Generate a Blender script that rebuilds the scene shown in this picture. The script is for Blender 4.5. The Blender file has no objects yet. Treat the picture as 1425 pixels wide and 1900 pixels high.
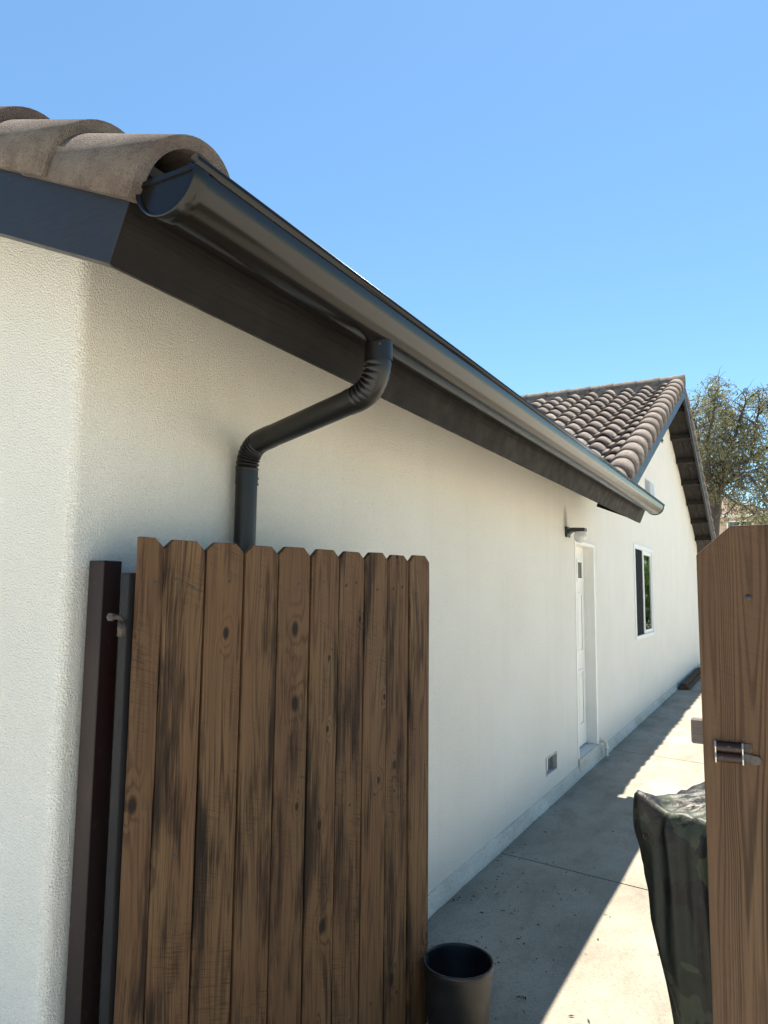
import bpy, bmesh, math, random
from math import sin, cos, pi, radians, sqrt, atan2
from mathutils import Vector, Matrix, noise

sc = bpy.context.scene
# ------------------------------------------------------------------ camera, sky, sun, exposure
cam_d = bpy.data.cameras.new("camera")
cam = bpy.data.objects.new("camera", cam_d)
sc.collection.objects.link(cam)
cam_d.sensor_fit = 'VERTICAL'; cam_d.sensor_height = 36.0
cam_d.lens = 24.954
cam_d.clip_start = 0.05; cam_d.clip_end = 2000.0
cam.matrix_world = Matrix(((0.87321952, 0.04268704, 0.4854539, 1.607),
                           (0.48720434, -0.09882441, -0.86767832, 0.0),
                           (0.01093608, 0.99418889, -0.10709271, 1.6),
                           (0, 0, 0, 1)))
sc.camera = cam

SUN_EL, SUN_TILT = 73.0, 0.003          # sun stands over the far end of the side yard
world = bpy.data.worlds.new("World"); sc.world = world; world.use_nodes = True
wn = world.node_tree; wn.nodes.clear()
wo = wn.nodes.new('ShaderNodeOutputWorld'); wb = wn.nodes.new('ShaderNodeBackground')
sk = wn.nodes.new('ShaderNodeTexSky'); sk.sky_type = 'NISHITA'; sk.sun_disc = False
sk.sun_elevation = radians(SUN_EL); sk.sun_rotation = radians(0.0)
sk.air_density = 1.0; sk.dust_density = 0.25; sk.ozone_density = 4.0; sk.altitude = 50
wb.inputs['Strength'].default_value = 0.070
tint = wn.nodes.new('ShaderNodeMix'); tint.data_type = 'RGBA'; tint.blend_type = 'MULTIPLY'; tint.inputs[0].default_value = 1.0
tint.inputs[7].default_value = (0.84, 1.04, 1.02, 1.0)
wn.links.new(sk.outputs[0], tint.inputs[6]); wn.links.new(tint.outputs[2], wb.inputs[0]); wn.links.new(wb.outputs[0], wo.inputs[0])

sun_d = bpy.data.lights.new("sun", 'SUN'); sun_d.energy = 4.8; sun_d.angle = radians(0.53); sun_d.color = (1.0, 0.925, 0.80)
sun = bpy.data.objects.new("sun", sun_d); sc.collection.objects.link(sun)
to_sun = Vector((-SUN_TILT, cos(radians(SUN_EL)), sin(radians(SUN_EL)))).normalized()
sun.rotation_euler = to_sun.to_track_quat('Z', 'Y').to_euler()
sun.location = (0, 6, 20)

vs = sc.view_settings
vs.view_transform = 'Standard'; vs.look = 'None'; vs.gamma = 1.0; vs.exposure = 1.60; vs.use_curve_mapping = False

# ------------------------------------------------------------------ helpers: objects
def empty(name, label, cat, loc=(0, 0, 0), rz=0.0, group=None, kind=None):
    o = bpy.data.objects.new(name, None); sc.collection.objects.link(o)
    o.location = loc; o.rotation_euler = (0, 0, rz); o.empty_display_size = 0.1
    return tag(o, label, cat, group, kind)

def tag(o, label=None, cat=None, group=None, kind=None):
    if label: o['label'] = label
    if cat: o['category'] = cat
    if group: o['group'] = group
    if kind: o['kind'] = kind
    return o

def link(name, me, mat=None, parent=None, loc=None, rot=None):
    o = bpy.data.objects.new(name, me); sc.collection.objects.link(o)
    if mat is not None and not me.materials: me.materials.append(mat)
    if parent is not None: o.parent = parent
    if loc is not None: o.location = loc
    if rot is not None: o.rotation_euler = rot
    return o

class B:
    """collects faces for one mesh"""
    def __init__(s): s.v = []; s.f = []; s.sm = []
    def add(s, verts, faces, smooth=False):
        b = len(s.v); s.v += [tuple(p) for p in verts]
        for f in faces: s.f.append(tuple(i + b for i in f)); s.sm.append(smooth)
        return s
    def box(s, x0, x1, y0, y1, z0, z1):
        return s.add([(x0, y0, z0), (x1, y0, z0), (x1, y1, z0), (x0, y1, z0), (x0, y0, z1), (x1, y0, z1), (x1, y1, z1), (x0, y1, z1)],
                     [(0, 3, 2, 1), (4, 5, 6, 7), (0, 1, 5, 4), (1, 2, 6, 5), (2, 3, 7, 6), (3, 0, 4, 7)])
    def prism(s, poly, axis, a, b_):
        """poly: 2-D points, extruded along axis 'x','y','z' from a to b_"""
        def mk(p, t):
            return {'x': (t, p[0], p[1]), 'y': (p[0], t, p[1]), 'z': (p[0], p[1], t)}[axis]
        n = len(poly); vv = [mk(p, a) for p in poly] + [mk(p, b_) for p in poly]
        ff = [tuple(range(n)), tuple(range(2 * n - 1, n - 1, -1))]
        ff += [((i + 1) % n, i, n + i, n + (i + 1) % n) for i in range(n)]
        return s.add(vv, ff)
    def tube(s, pts, radii, seg=12, caps=True, smooth=True, rfun=None):
        pts = [Vector(p) for p in pts]; n = len(pts)
        if not hasattr(radii, '__len__'): radii = [radii] * n
        tang = []
        for i in range(n):
            t = pts[min(i + 1, n - 1)] - pts[max(i - 1, 0)]
            tang.append(t.normalized() if t.length > 1e-9 else Vector((0, 0, 1)))
        ref = Vector((0, 1, 0)) if abs(tang[0].y) < 0.9 else Vector((1, 0, 0))
        nn = (ref - tang[0] * ref.dot(tang[0])).normalized()
        vv = []
        for i in range(n):
            nn = (nn - tang[i] * nn.dot(tang[i])).normalized(); bb = tang[i].cross(nn)
            for k in range(seg):
                a = 2 * pi * k / seg
                r = radii[i] * (rfun(i, a) if rfun else 1)
                vv.append(pts[i] + nn * (r * cos(a)) + bb * (r * sin(a)))
        ff = []
        for i in range(n - 1):
            for k in range(seg):
                k2 = (k + 1) % seg
                ff.append((i * seg + k, i * seg + k2, (i + 1) * seg + k2, (i + 1) * seg + k))
        s.add(vv, ff, smooth)
        if caps:
            b = len(s.v) - len(vv)
            s.f.append(tuple(b + k for k in range(seg - 1, -1, -1))); s.sm.append(False)
            s.f.append(tuple(b + (n - 1) * seg + k for k in range(seg))); s.sm.append(False)
        return s
    def lathe(s, prof, seg=32, c=(0, 0, 0), smooth=True):
        """prof: (r, z) list, about a vertical axis"""
        vv = []
        for r, z in prof:
            for k in range(seg):
                a = 2 * pi * k / seg; vv.append((c[0] + r * cos(a), c[1] + r * sin(a), c[2] + z))
        ff = []
        for i in range(len(prof) - 1):
            for k in range(seg):
                k2 = (k + 1) % seg
                ff.append((i * seg + k, i * seg + k2, (i + 1) * seg + k2, (i + 1) * seg + k))
        return s.add(vv, ff, smooth)
    def mesh(s, name, bevel=0.0, seg=2, recalc=True, weld=False):
        me = bpy.data.meshes.new(name); me.from_pydata(s.v, [], s.f); me.update()
        for p, q in zip(me.polygons, s.sm): p.use_smooth = q
        if bevel or recalc or weld:
            bm = bmesh.new(); bm.from_mesh(me)
            if weld: bmesh.ops.remove_doubles(bm, verts=bm.verts, dist=1e-5)
            if recalc: bmesh.ops.recalc_face_normals(bm, faces=bm.faces)
            if bevel:
                es = [e for e in bm.edges if e.is_manifold and e.calc_face_angle(0) > 0.5]
                bmesh.ops.bevel(bm, geom=es, offset=bevel, segments=seg, affect='EDGES', profile=0.6, clamp_overlap=True)
            bm.to_mesh(me); bm.free()
        return me
    def obj(s, name, mat, parent=None, bevel=0.0, seg=2, recalc=True, weld=False, loc=None, rot=None):
        return link(name, s.mesh(name, bevel, seg, recalc, weld), mat, parent, loc, rot)

# ------------------------------------------------------------------ helpers: materials
class N:
    def __init__(s, name):
        s.m = bpy.data.materials.new(name); s.m.use_nodes = True
        s.t = s.m.node_tree; s.t.nodes.clear()
        s.out = s.t.nodes.new('ShaderNodeOutputMaterial')
        s.b = s.t.nodes.new('ShaderNodeBsdfPrincipled'); s.t.links.new(s.b.outputs[0], s.out.inputs[0])
        s._tc = None
    def put(s, sock, v):
        if isinstance(v, bpy.types.NodeSocket): s.t.links.new(v, sock)
        elif isinstance(v, (tuple, list)):
            n = len(sock.default_value); v = tuple(v)
            sock.default_value = (v + (1.0,))[:n] if len(v) < n else v[:n]
        else: sock.default_value = v
    def node(s, typ, **kw):
        n = s.t.nodes.new(typ)
        for k, v in kw.items(): setattr(n, k, v)
        return n
    @property
    def obj(s):
        if not s._tc: s._tc = s.node('ShaderNodeTexCoord')
        return s._tc.outputs['Object']
    def rnd(s): return s.node('ShaderNodeObjectInfo').outputs['Random']
    def pos(s): return s.node('ShaderNodeNewGeometry').outputs['Position']
    def math(s, op, a, b=0.0, c=None, clamp=False):
        n = s.node('ShaderNodeMath', operation=op, use_clamp=clamp); s.put(n.inputs[0], a); s.put(n.inputs[1], b)
        if c is not None: s.put(n.inputs[2], c)
        return n.outputs[0]
    def vm(s, op, a, b=(0, 0, 0)):
        n = s.node('ShaderNodeVectorMath', operation=op); s.put(n.inputs[0], a)
        if op == 'SCALE': s.put(n.inputs['Scale'], b)
        else: s.put(n.inputs[1], b)
        return n.outputs[0]
    def sep(s, v):
        n = s.node('ShaderNodeSeparateXYZ'); s.put(n.inputs[0], v); return n.outputs
    def comb(s, x=0.0, y=0.0, z=0.0):
        n = s.node('ShaderNodeCombineXYZ'); s.put(n.inputs[0], x); s.put(n.inputs[1], y); s.put(n.inputs[2], z); return n.outputs[0]
    def noise(s, v, scale=5.0, detail=4.0, rough=0.5, dist=0.0):
        n = s.node('ShaderNodeTexNoise'); s.put(n.inputs['Vector'], v); s.put(n.inputs['Scale'], scale); s.put(n.inputs['Detail'], detail)
        s.put(n.inputs['Roughness'], rough); s.put(n.inputs['Distortion'], dist); return n.outputs[0]
    def voro(s, v, scale=5.0, feat='F1', out=0, rnd=1.0, dim='3D'):
        n = s.node('ShaderNodeTexVoronoi', feature=feat, voronoi_dimensions=dim); s.put(n.inputs['Vector'], v); s.put(n.inputs['Scale'], scale); s.put(n.inputs['Randomness'], rnd)
        return n.outputs[out]
    def wave(s, v, scale, dist=0, detail=2, dscale=1.0, prof='SIN', dirn='X'):
        n = s.node('ShaderNodeTexWave', wave_type='BANDS', bands_direction=dirn, wave_profile=prof); s.put(n.inputs['Vector'], v)
        s.put(n.inputs['Scale'], scale); s.put(n.inputs['Distortion'], dist); s.put(n.inputs['Detail'], detail); s.put(n.inputs['Detail Scale'], dscale)
        return n.outputs['Fac']
    def ramp(s, f, stops, interp='LINEAR'):
        n = s.node('ShaderNodeValToRGB'); s.put(n.inputs[0], f); r = n.color_ramp; r.interpolation = interp
        while len(r.elements) < len(stops): r.elements.new(0.5)
        for e, (p, c) in zip(r.elements, stops):
            e.position = p; e.color = (c, c, c, 1) if not hasattr(c, '__len__') else tuple(c) + (1,)
        return n.outputs[0]
    def rng(s, f, a, b, c=0.0, d=1.0, smooth=False):
        n = s.node('ShaderNodeMapRange', clamp=True); n.interpolation_type = 'SMOOTHSTEP' if smooth else 'LINEAR'
        s.put(n.inputs[0], f); s.put(n.inputs[1], a); s.put(n.inputs[2], b); s.put(n.inputs[3], c); s.put(n.inputs[4], d); return n.outputs[0]
    def mix(s, f, a, b, blend='MIX'):
        n = s.node('ShaderNodeMix', data_type='RGBA', blend_type=blend); s.put(n.inputs[0], f); s.put(n.inputs[6], a); s.put(n.inputs[7], b); return n.outputs[2]
    def bump(s, h, strength=0.5, dist=0.01, normal=None):
        n = s.node('ShaderNodeBump'); s.put(n.inputs['Strength'], strength); s.put(n.inputs['Distance'], dist); s.put(n.inputs['Height'], h)
        if normal is not None: s.put(n.inputs['Normal'], normal)
        return n.outputs[0]
    def done(s, color=None, rough=None, normal=None, metal=None, spec=None, **kw):
        if color is not None: s.put(s.b.inputs['Base Color'], color)
        if rough is not None: s.put(s.b.inputs['Roughness'], rough)
        if normal is not None: s.put(s.b.inputs['Normal'], normal)
        if metal is not None: s.put(s.b.inputs['Metallic'], metal)
        if spec is not None: s.put(s.b.inputs['Specular IOR Level'], spec)
        for k, v in kw.items(): s.put(s.b.inputs[k], v)
        return s.m

def wood(name, light, dark, stain, patch=(0.50, 0.60), patch_amt=0.85, rough=0.62, horiz=False, knots=True, saw=0.10, psc=(7.0, 3.0, 1.25), ringn=11.0, rw=0.55, edge=0.20):
    n = N(name)
    o = n.obj
    if horiz:
        x, y, z = n.sep(o)[:3]; o = n.comb(z, y, x)
    r = n.rnd()
    off = n.comb(n.math('MULTIPLY', r, 37.3), n.math('MULTIPLY', r, 11.7), n.math('MULTIPLY', r, 53.1))
    q = n.vm('ADD', o, off); qs = n.sep(q)
    slow = n.noise(n.vm('MULTIPLY', q, (5.0, 3.0, 1.3)), 1.0, 3.0, 0.5)
    xw = n.math('ADD', qs[0], n.math('MULTIPLY', n.math('SUBTRACT', slow, 0.5), 0.045))
    qw = n.comb(xw, qs[1], qs[2])
    fine = n.noise(n.vm('MULTIPLY', qw, (380.0, 60.0, 7.0)), 1.0, 3.0, 0.7)
    fine2 = n.noise(n.vm('MULTIPLY', qw, (120.0, 30.0, 2.2)), 1.0, 4.0, 0.65)
    # growth rings cut lengthwise: contour lines of a stretched field, bent round the knots
    fld = n.noise(n.vm('MULTIPLY', qw, (13.0, 4.0, 0.62)), 1.0, 2.0, 0.45)
    if knots:
        kx = n.math('ADD', qs[0], n.math('MULTIPLY', n.math('SUBTRACT', slow, 0.5), 0.03))
        kz = n.math('ADD', qs[2], n.math('MULTIPLY', n.math('SUBTRACT', fine2, 0.5), 0.012))
        vec = n.comb(n.math('MULTIPLY', kx, 8.0), n.math('MULTIPLY', kz, 4.6), 0.0)
        kn = n.voro(vec, 1.0, 'F1', 0, 1.0, '2D'); kcol = n.sep(n.voro(vec, 1.0, 'F1', 1, 1.0, '2D')); kc = kcol[0]
        ks = n.rng(kcol[1], 0.0, 1.0, 0.75, 2.0)          # knots of different sizes
        kn = n.math('MULTIPLY', kn, ks)
        on = n.rng(kc, 0.72, 0.74)
        fld = n.math('ADD', fld, n.math('MULTIPLY', on, n.rng(kn, 0.0, 0.42, 0.14, 0.0, True)))
    rings = n.math('SINE', n.math('MULTIPLY', fld, ringn * 6.283))
    late = n.rng(rings, 0.15, 0.95)
    late = n.math('MULTIPLY', late, n.rng(n.noise(n.vm('MULTIPLY', q, (7.0, 2.0, 1.6)), 1.0, 3.0, 0.6), 0.36, 0.62, 0.25, 1.0))
    g = n.math('ADD', n.math('MULTIPLY', late, rw), n.math('ADD', n.math('MULTIPLY', n.rng(fine2, 0.3, 0.7), 0.35), n.math('MULTIPLY', n.rng(fine, 0.3, 0.7), 0.28)))
    col = n.mix(n.rng(g, 0.12, 0.92), light, dark)
    tone = n.noise(n.vm('MULTIPLY', q, (8.0, 3.0, 1.8)), 1.0, 4.0, 0.6)
    col = n.mix(n.rng(tone, 0.38, 0.66, 0.0, 0.6), col, (light[0] * 0.66, light[1] * 0.52, light[2] * 0.55))
    col = n.mix(n.rng(r, 0.0, 1.0, 0.0, 0.45), col, (light[0] * 0.55, light[1] * 0.50, light[2] * 0.55))
    # black weathered patches, ragged along the grain
    p1 = n.noise(n.vm('MULTIPLY', q, psc), 1.0, 5.0, 0.6, 0.2)
    p1 = n.math('ADD', n.math('MULTIPLY', p1, 0.62), n.math('MULTIPLY', n.noise(n.vm('MULTIPLY', q, (6.0, 2.0, 1.4)), 1.0, 3.0, 0.6), 0.42))
    p1 = n.math('ADD', p1, n.math('MULTIPLY', n.math('SUBTRACT', fine, 0.5), 0.26))
    p1 = n.math('ADD', p1, n.math('MULTIPLY', n.math('SUBTRACT', fine2, 0.5), 0.26))
    ox = n.sep(n.obj)[0]
    side = n.math('MULTIPLY', ox, n.math('SUBTRACT', n.math('MULTIPLY', n.math('GREATER_THAN', n.math('FRACT', n.math('MULTIPLY', r, 17.0)), 0.5), 2.0), 1.0))
    zz = n.noise(n.comb(n.math('MULTIPLY', r, 91.0), 0.0, n.math('MULTIPLY', qs[2], 1.7)), 1.0, 3.0, 0.6)
    p1 = n.math('ADD', p1, n.math('MULTIPLY', n.rng(side, 0.010, 0.062), n.rng(zz, 0.40, 0.66, 0.0, edge)))
    pm = n.math('MULTIPLY', n.rng(p1, patch[0], patch[1], 0.0, 1.0, True), patch_amt)
    col = n.mix(pm, col, stain)
    # faint saw marks across the board, only here and there
    sw = n.noise(n.vm('MULTIPLY', n.vm('ADD', q, n.comb(0.0, 0.0, n.math('MULTIPLY', qs[0], 0.35))), (14.0, 3.0, 300.0)), 1.0, 3.0, 0.7)
    swm = n.rng(n.noise(n.vm('MULTIPLY', q, (6.0, 2.0, 4.0)), 1.0, 3.0, 0.6), 0.48, 0.66)
    col = n.mix(n.math('MULTIPLY', n.math('MULTIPLY', n.rng(sw, 0.50, 0.66), swm), saw * 5.0), col, n.mix(0.7, col, stain))
    if knots:
        col = n.mix(n.math('MULTIPLY', on, n.rng(kn, 0.055, 0.125, 0.93, 0.0, True)), col, (stain[0] * 1.2, stain[1] * 1.0, stain[2] * 0.9))
    h = n.math('SUBTRACT', 1.0, n.math('ADD', n.math('MULTIPLY', g, 0.7), n.math('MULTIPLY', n.math('MULTIPLY', sw, swm), 0.3)))
    return n.done(col, n.rng(pm, 0.0, 1.0, rough, rough + 0.15), n.bump(h, 0.7, 0.003), spec=0.16)

M = {}
# stucco: off-white, sand/lace texture
n = N('stucco'); q = n.obj
a = n.noise(q, 175.0, 3.0, 0.65); b = n.noise(q, 60.0, 3.0, 0.55); big = n.noise(q, 1.4, 4.0, 0.6)
strk = n.noise(n.vm('MULTIPLY', q, (2.0, 7.0, 0.35)), 1.0, 5.0, 0.6)
col = n.mix(n.rng(big, 0.35, 0.7), (0.825, 0.792, 0.708), (0.87, 0.845, 0.772))
col = n.mix(n.rng(strk, 0.52, 0.78, 0.0, 0.16), col, (0.60, 0.58, 0.53))
col = n.mix(n.rng(a, 0.30, 0.46, 0.36, 0.0), col, (0.46, 0.43, 0.36))  # speckle in the grain hollows: bump shading painted into the colour
gr = n.noise(q, 70.0, 2.0, 0.6)
col = n.mix(n.rng(gr, 0.32, 0.46, 0.15, 0.0), col, (0.50, 0.47, 0.40))
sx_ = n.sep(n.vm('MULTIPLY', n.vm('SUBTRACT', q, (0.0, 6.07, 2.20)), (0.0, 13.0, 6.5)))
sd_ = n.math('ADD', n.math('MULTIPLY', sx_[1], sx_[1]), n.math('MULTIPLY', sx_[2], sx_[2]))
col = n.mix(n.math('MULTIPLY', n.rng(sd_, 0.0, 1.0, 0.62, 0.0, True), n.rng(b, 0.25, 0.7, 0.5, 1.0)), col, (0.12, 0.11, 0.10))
splash = n.math('MULTIPLY', n.rng(n.sep(q)[2], 0.08, 0.40, 0.34, 0.0, True), n.rng(big, 0.3, 0.65, 0.25, 1.0))
col = n.mix(splash, col, (0.52, 0.48, 0.40))
hh = n.math('ADD', n.math('MULTIPLY', n.rng(a, 0.35, 0.70, 0.0, 1.0, True), 1.0), n.math('MULTIPLY', b, 0.35))
M['stucco'] = n.done(col, 0.92, n.bump(hh, 0.9, 0.0044), spec=0.2)

def paint(name, col, rough, bumpy=0.0, spec=0.5, grain=None, var=0.12):
    n = N(name); q = n.obj
    v = n.noise(q, 6.0, 4.0, 0.6)
    c = n.mix(n.rng(v, 0.3, 0.7, 0.0, 1.0), tuple(k * (1 - var) for k in col), tuple(min(1, k * (1 + var)) for k in col))
    nm = None
    if bumpy:
        sc_ = grain or (40, 40, 40)
        w = n.noise(n.vm('MULTIPLY', q, sc_), 1.0, 4.0, 0.6, 0.5)
        nm = n.bump(w, bumpy, 0.004)
    rr = n.rng(n.noise(q, 14.0, 3.0), 0.3, 0.7, rough * 0.88, min(1, rough * 1.12))
    return n.done(c, rr, nm, spec=spec)

M['fascia'] = paint('fascia_paint', (0.0085, 0.007, 0.0068), 0.60, 0.6, 0.10, (60, 4, 70))
M['rake'] = paint('fascia_paint_skylit', (0.012, 0.011, 0.012), 0.45, 0.22, 0.35, (6, 60, 80))  # same paint as the fascia, with the sky's blue sheen put into its colour
M['gutter'] = paint('gutter_metal_paint', (0.0062, 0.0058, 0.0054), 0.20, 0.0, 0.30, None, 0.05)
M['downspout'] = paint('downspout_paint', (0.0065, 0.0062, 0.006), 0.36, 0.0, 0.36, None, 0.06)
M['soffit'] = paint('soffit_board_paint', (0.011, 0.008, 0.007), 0.65, 0.4, 0.3, (60, 6, 6), 0.2)
M['white_paint'] = paint('white_trim_paint', (0.74, 0.73, 0.69), 0.5, 0.0, 0.4, None, 0.04)
M['door_paint'] = paint('door_paint', (0.74, 0.72, 0.66), 0.42, 0.0, 0.4, None, 0.03)
M['vinyl'] = paint('white_vinyl', (0.72, 0.72, 0.70), 0.35, 0.0, 0.5, None, 0.02)
M['black_metal'] = paint('black_metal', (0.02, 0.02, 0.021), 0.45, 0.2, 0.5)
M['galv'] = paint('galvanised_metal', (0.42, 0.43, 0.44), 0.4, 0.1, 0.5); 
M['pvc'] = paint('pvc', (0.62, 0.58, 0.50), 0.5, 0.0, 0.4)
M['screen'] = paint('insect_screen', (0.006, 0.007, 0.009), 0.7, 0.0, 0.05)

n = N('gate_post_paint'); q = n.obj
v = n.noise(n.vm('MULTIPLY', q, (6, 6, 2.2)), 1.0, 4.0, 0.6); v2 = n.noise(q, 45.0, 3.0, 0.6)
c = n.mix(n.rng(v, 0.42, 0.62), (0.016, 0.0095, 0.0095), (0.018, 0.007, 0.007))
c = n.mix(n.rng(v2, 0.62, 0.75, 0.0, 0.35), c, (0.06, 0.05, 0.048))
M['post'] = n.done(c, n.rng(v, 0.4, 0.6, 0.48, 0.34), n.bump(v2, 0.25, 0.002), spec=0.2)
n = N('steel_frame_paint'); q = n.obj
v = n.noise(n.vm('MULTIPLY', q, (30, 30, 3.0)), 1.0, 4.0, 0.6)
M['steel'] = n.done(n.mix(n.rng(v, 0.35, 0.7), (0.008, 0.0078, 0.0095), (0.014, 0.0136, 0.016)), 0.5, n.bump(v, 0.15, 0.002), spec=0.15)
n = N('weathered_steel'); q = n.obj
v = n.noise(q, 90.0, 4.0, 0.6)
M['rusty'] = n.done(n.mix(n.rng(v, 0.4, 0.6), (0.075, 0.066, 0.060), (0.045, 0.028, 0.02)), 0.6, n.bump(v, 0.4, 0.002), metal=0.4)

# window glass: dark room behind, old uneven pane
n = N('window_glass'); q = n.obj
w1 = n.noise(n.vm('MULTIPLY', q, (1.0, 2.0, 5.0)), 1.0, 2.0, 0.5)
M['glass'] = n.done((0.006, 0.008, 0.008), 0.02, n.bump(w1, 0.25, 0.02), spec=0.9, IOR=1.75)
n = N('lamp_glass'); M['globe'] = n.done((0.74, 0.74, 0.72), 0.2, None, spec=0.6)
n.put(n.b.inputs['Transmission Weight'], 0.35)

# concrete roof tile
n = N('concrete_roof_tile'); q = n.obj; r = n.rnd()
v = n.noise(n.vm('ADD', q, n.comb(n.math('MULTIPLY', r, 40.0), r, r)), 16.0, 5.0, 0.65); f = n.noise(q, 260.0, 2.0, 0.6)
base = n.ramp(r, [(0.0, (0.185, 0.155, 0.132)), (0.35, (0.24, 0.208, 0.178)), (0.6, (0.175, 0.150, 0.134)), (0.82, (0.265, 0.232, 0.198)), (1.0, (0.155, 0.126, 0.108))])
c = n.mix(n.rng(v, 0.38, 0.60, 0.0, 1.0), base, n.mix(0.6, base, (0.08, 0.055, 0.05)))
c = n.mix(n.rng(f, 0.55, 0.75, 0.0, 0.4), c, (0.25, 0.215, 0.18))
c = n.mix(n.rng(f, 0.30, 0.44, 0.6, 0.0), c, (0.045, 0.033, 0.03))
M['tile'] = n.done(c, 0.9, n.bump(n.math('ADD', f, n.math('MULTIPLY', v, 0.4)), 0.7, 0.003), spec=0.2)
# same roof tile with shade put into its colour, for the near rake
n = N('shaded_roof_tile'); q = n.obj; r = n.rnd()
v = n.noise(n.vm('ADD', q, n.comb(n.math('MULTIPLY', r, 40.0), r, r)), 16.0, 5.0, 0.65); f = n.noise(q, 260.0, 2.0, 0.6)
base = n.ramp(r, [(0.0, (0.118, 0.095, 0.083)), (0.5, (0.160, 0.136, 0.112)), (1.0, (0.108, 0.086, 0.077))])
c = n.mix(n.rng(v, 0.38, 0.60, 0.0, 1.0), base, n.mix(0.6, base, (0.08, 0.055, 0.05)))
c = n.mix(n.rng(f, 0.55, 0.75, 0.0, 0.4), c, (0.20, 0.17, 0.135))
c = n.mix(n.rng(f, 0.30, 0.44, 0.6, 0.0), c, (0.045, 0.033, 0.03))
M['tile_shaded'] = n.done(c, 0.9, n.bump(n.math('ADD', f, n.math('MULTIPLY', v, 0.4)), 1.0, 0.005), spec=0.2)
n = N('mortar'); q = n.obj; v = n.noise(q, 60.0, 4.0, 0.7)
M['mortar'] = n.done(n.mix(v, (0.16, 0.12, 0.10), (0.30, 0.25, 0.21)), 0.95, n.bump(v, 0.8, 0.01))
n = N('roof_underlay'); M['under'] = n.done((0.035, 0.03, 0.028), 0.9)

# concrete paving: broom-swept, speckled, with stains
def concrete(name, lo, hi, speck=0.35):
    n = N(name); q = n.pos()
    big = n.noise(q, 0.9, 5.0, 0.62); mid = n.noise(n.vm('MULTIPLY', q, (5.0, 2.2, 5.0)), 1.0, 5.0, 0.65, 0.3)
    f = n.noise(q, 85.0, 3.0, 0.7); f2 = n.noise(q, 190.0, 2.0, 0.6)
    sx = n.sep(q)
    c = n.mix(n.rng(big, 0.36, 0.66), lo, hi)
    c = n.mix(n.rng(mid, 0.48, 0.70, 0.0, 0.55), c, (lo[0] * 0.62, lo[1] * 0.58, lo[2] * 0.54))
    c = n.mix(n.rng(mid, 0.45, 0.28, 0.0, 0.35), c, (hi[0] * 1.12, hi[1] * 1.1, hi[2] * 1.06))
    c = n.mix(n.rng(f, 0.50, 0.66, 0.0, speck), c, (0.10, 0.09, 0.08))
    c = n.mix(n.rng(f2, 0.60, 0.74, 0.0, speck), c, (0.55, 0.52, 0.46))
    broom = n.noise(n.vm('MULTIPLY', q, (5.0, 150.0, 1.0)), 1.0, 2.0, 0.6)
    h = n.math('ADD', n.math('ADD', n.math('MULTIPLY', f, 0.6), n.math('MULTIPLY', f2, 0.5)), n.math('MULTIPLY', broom, 0.35))
    return n.done(c, 0.9, n.bump(h, 0.7, 0.004), spec=0.25)
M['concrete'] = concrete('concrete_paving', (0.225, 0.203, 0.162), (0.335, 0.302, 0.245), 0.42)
M['foundation'] = concrete('foundation_concrete', (0.47, 0.44, 0.375), (0.58, 0.55, 0.48), 0.35)
M['joint'] = concrete('joint_dirt', (0.035, 0.03, 0.026), (0.06, 0.05, 0.045), 0.3)
M['ground'] = concrete('pale_bounce_ground', (0.50, 0.465, 0.385), (0.62, 0.58, 0.50), 0.2)  # ground colour raised so it bounces fill light onto the shaded walls
M['drive'] = concrete('bounce_paving', (0.55, 0.525, 0.46), (0.66, 0.63, 0.565), 0.2)  # unseen paving whitened to act as a reflector for the shaded walls

# timber
M['picket'] = wood('stained_cedar', (0.158, 0.092, 0.043), (0.030, 0.016, 0.009), (0.0095, 0.0068, 0.0055), (0.51, 0.71), 0.86, 0.68, False, True, 0.18, (20.0, 6.0, 3.0), 15.0, 0.55)
M['plank'] = wood('stained_cedar_close', (0.138, 0.084, 0.044), (0.020, 0.012, 0.007), (0.009, 0.007, 0.006), (0.53, 0.72), 0.8, 0.62, False, True, 0.03, (24.0, 5.0, 2.4), 44.0, 0.70, 0.05)
M['rail'] = wood('grey_weathered_wood', (0.22, 0.19, 0.165), (0.09, 0.075, 0.065), (0.04, 0.034, 0.03), (0.55, 0.7), 0.5, 0.75, True)
M['lumber'] = wood('dark_lumber', (0.12, 0.075, 0.045), (0.05, 0.033, 0.023), (0.02, 0.015, 0.013), (0.55, 0.7), 0.6, 0.8, False, False)

# nursery pot plastic: faded black
n = N('pot_plastic'); q = n.obj
v = n.noise(q, 9.0, 5.0, 0.65); s_ = n.noise(n.vm('MULTIPLY', q, (60, 60, 7)), 1.0, 3.0, 0.6)
c = n.mix(n.rng(v, 0.45, 0.75, 0.0, 0.8), (0.010, 0.010, 0.0105), (0.035, 0.032, 0.027))
M['pot'] = n.done(c, n.rng(v, 0.3, 0.7, 0.35, 0.6), n.bump(s_, 0.15, 0.002), spec=0.5)

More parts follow.
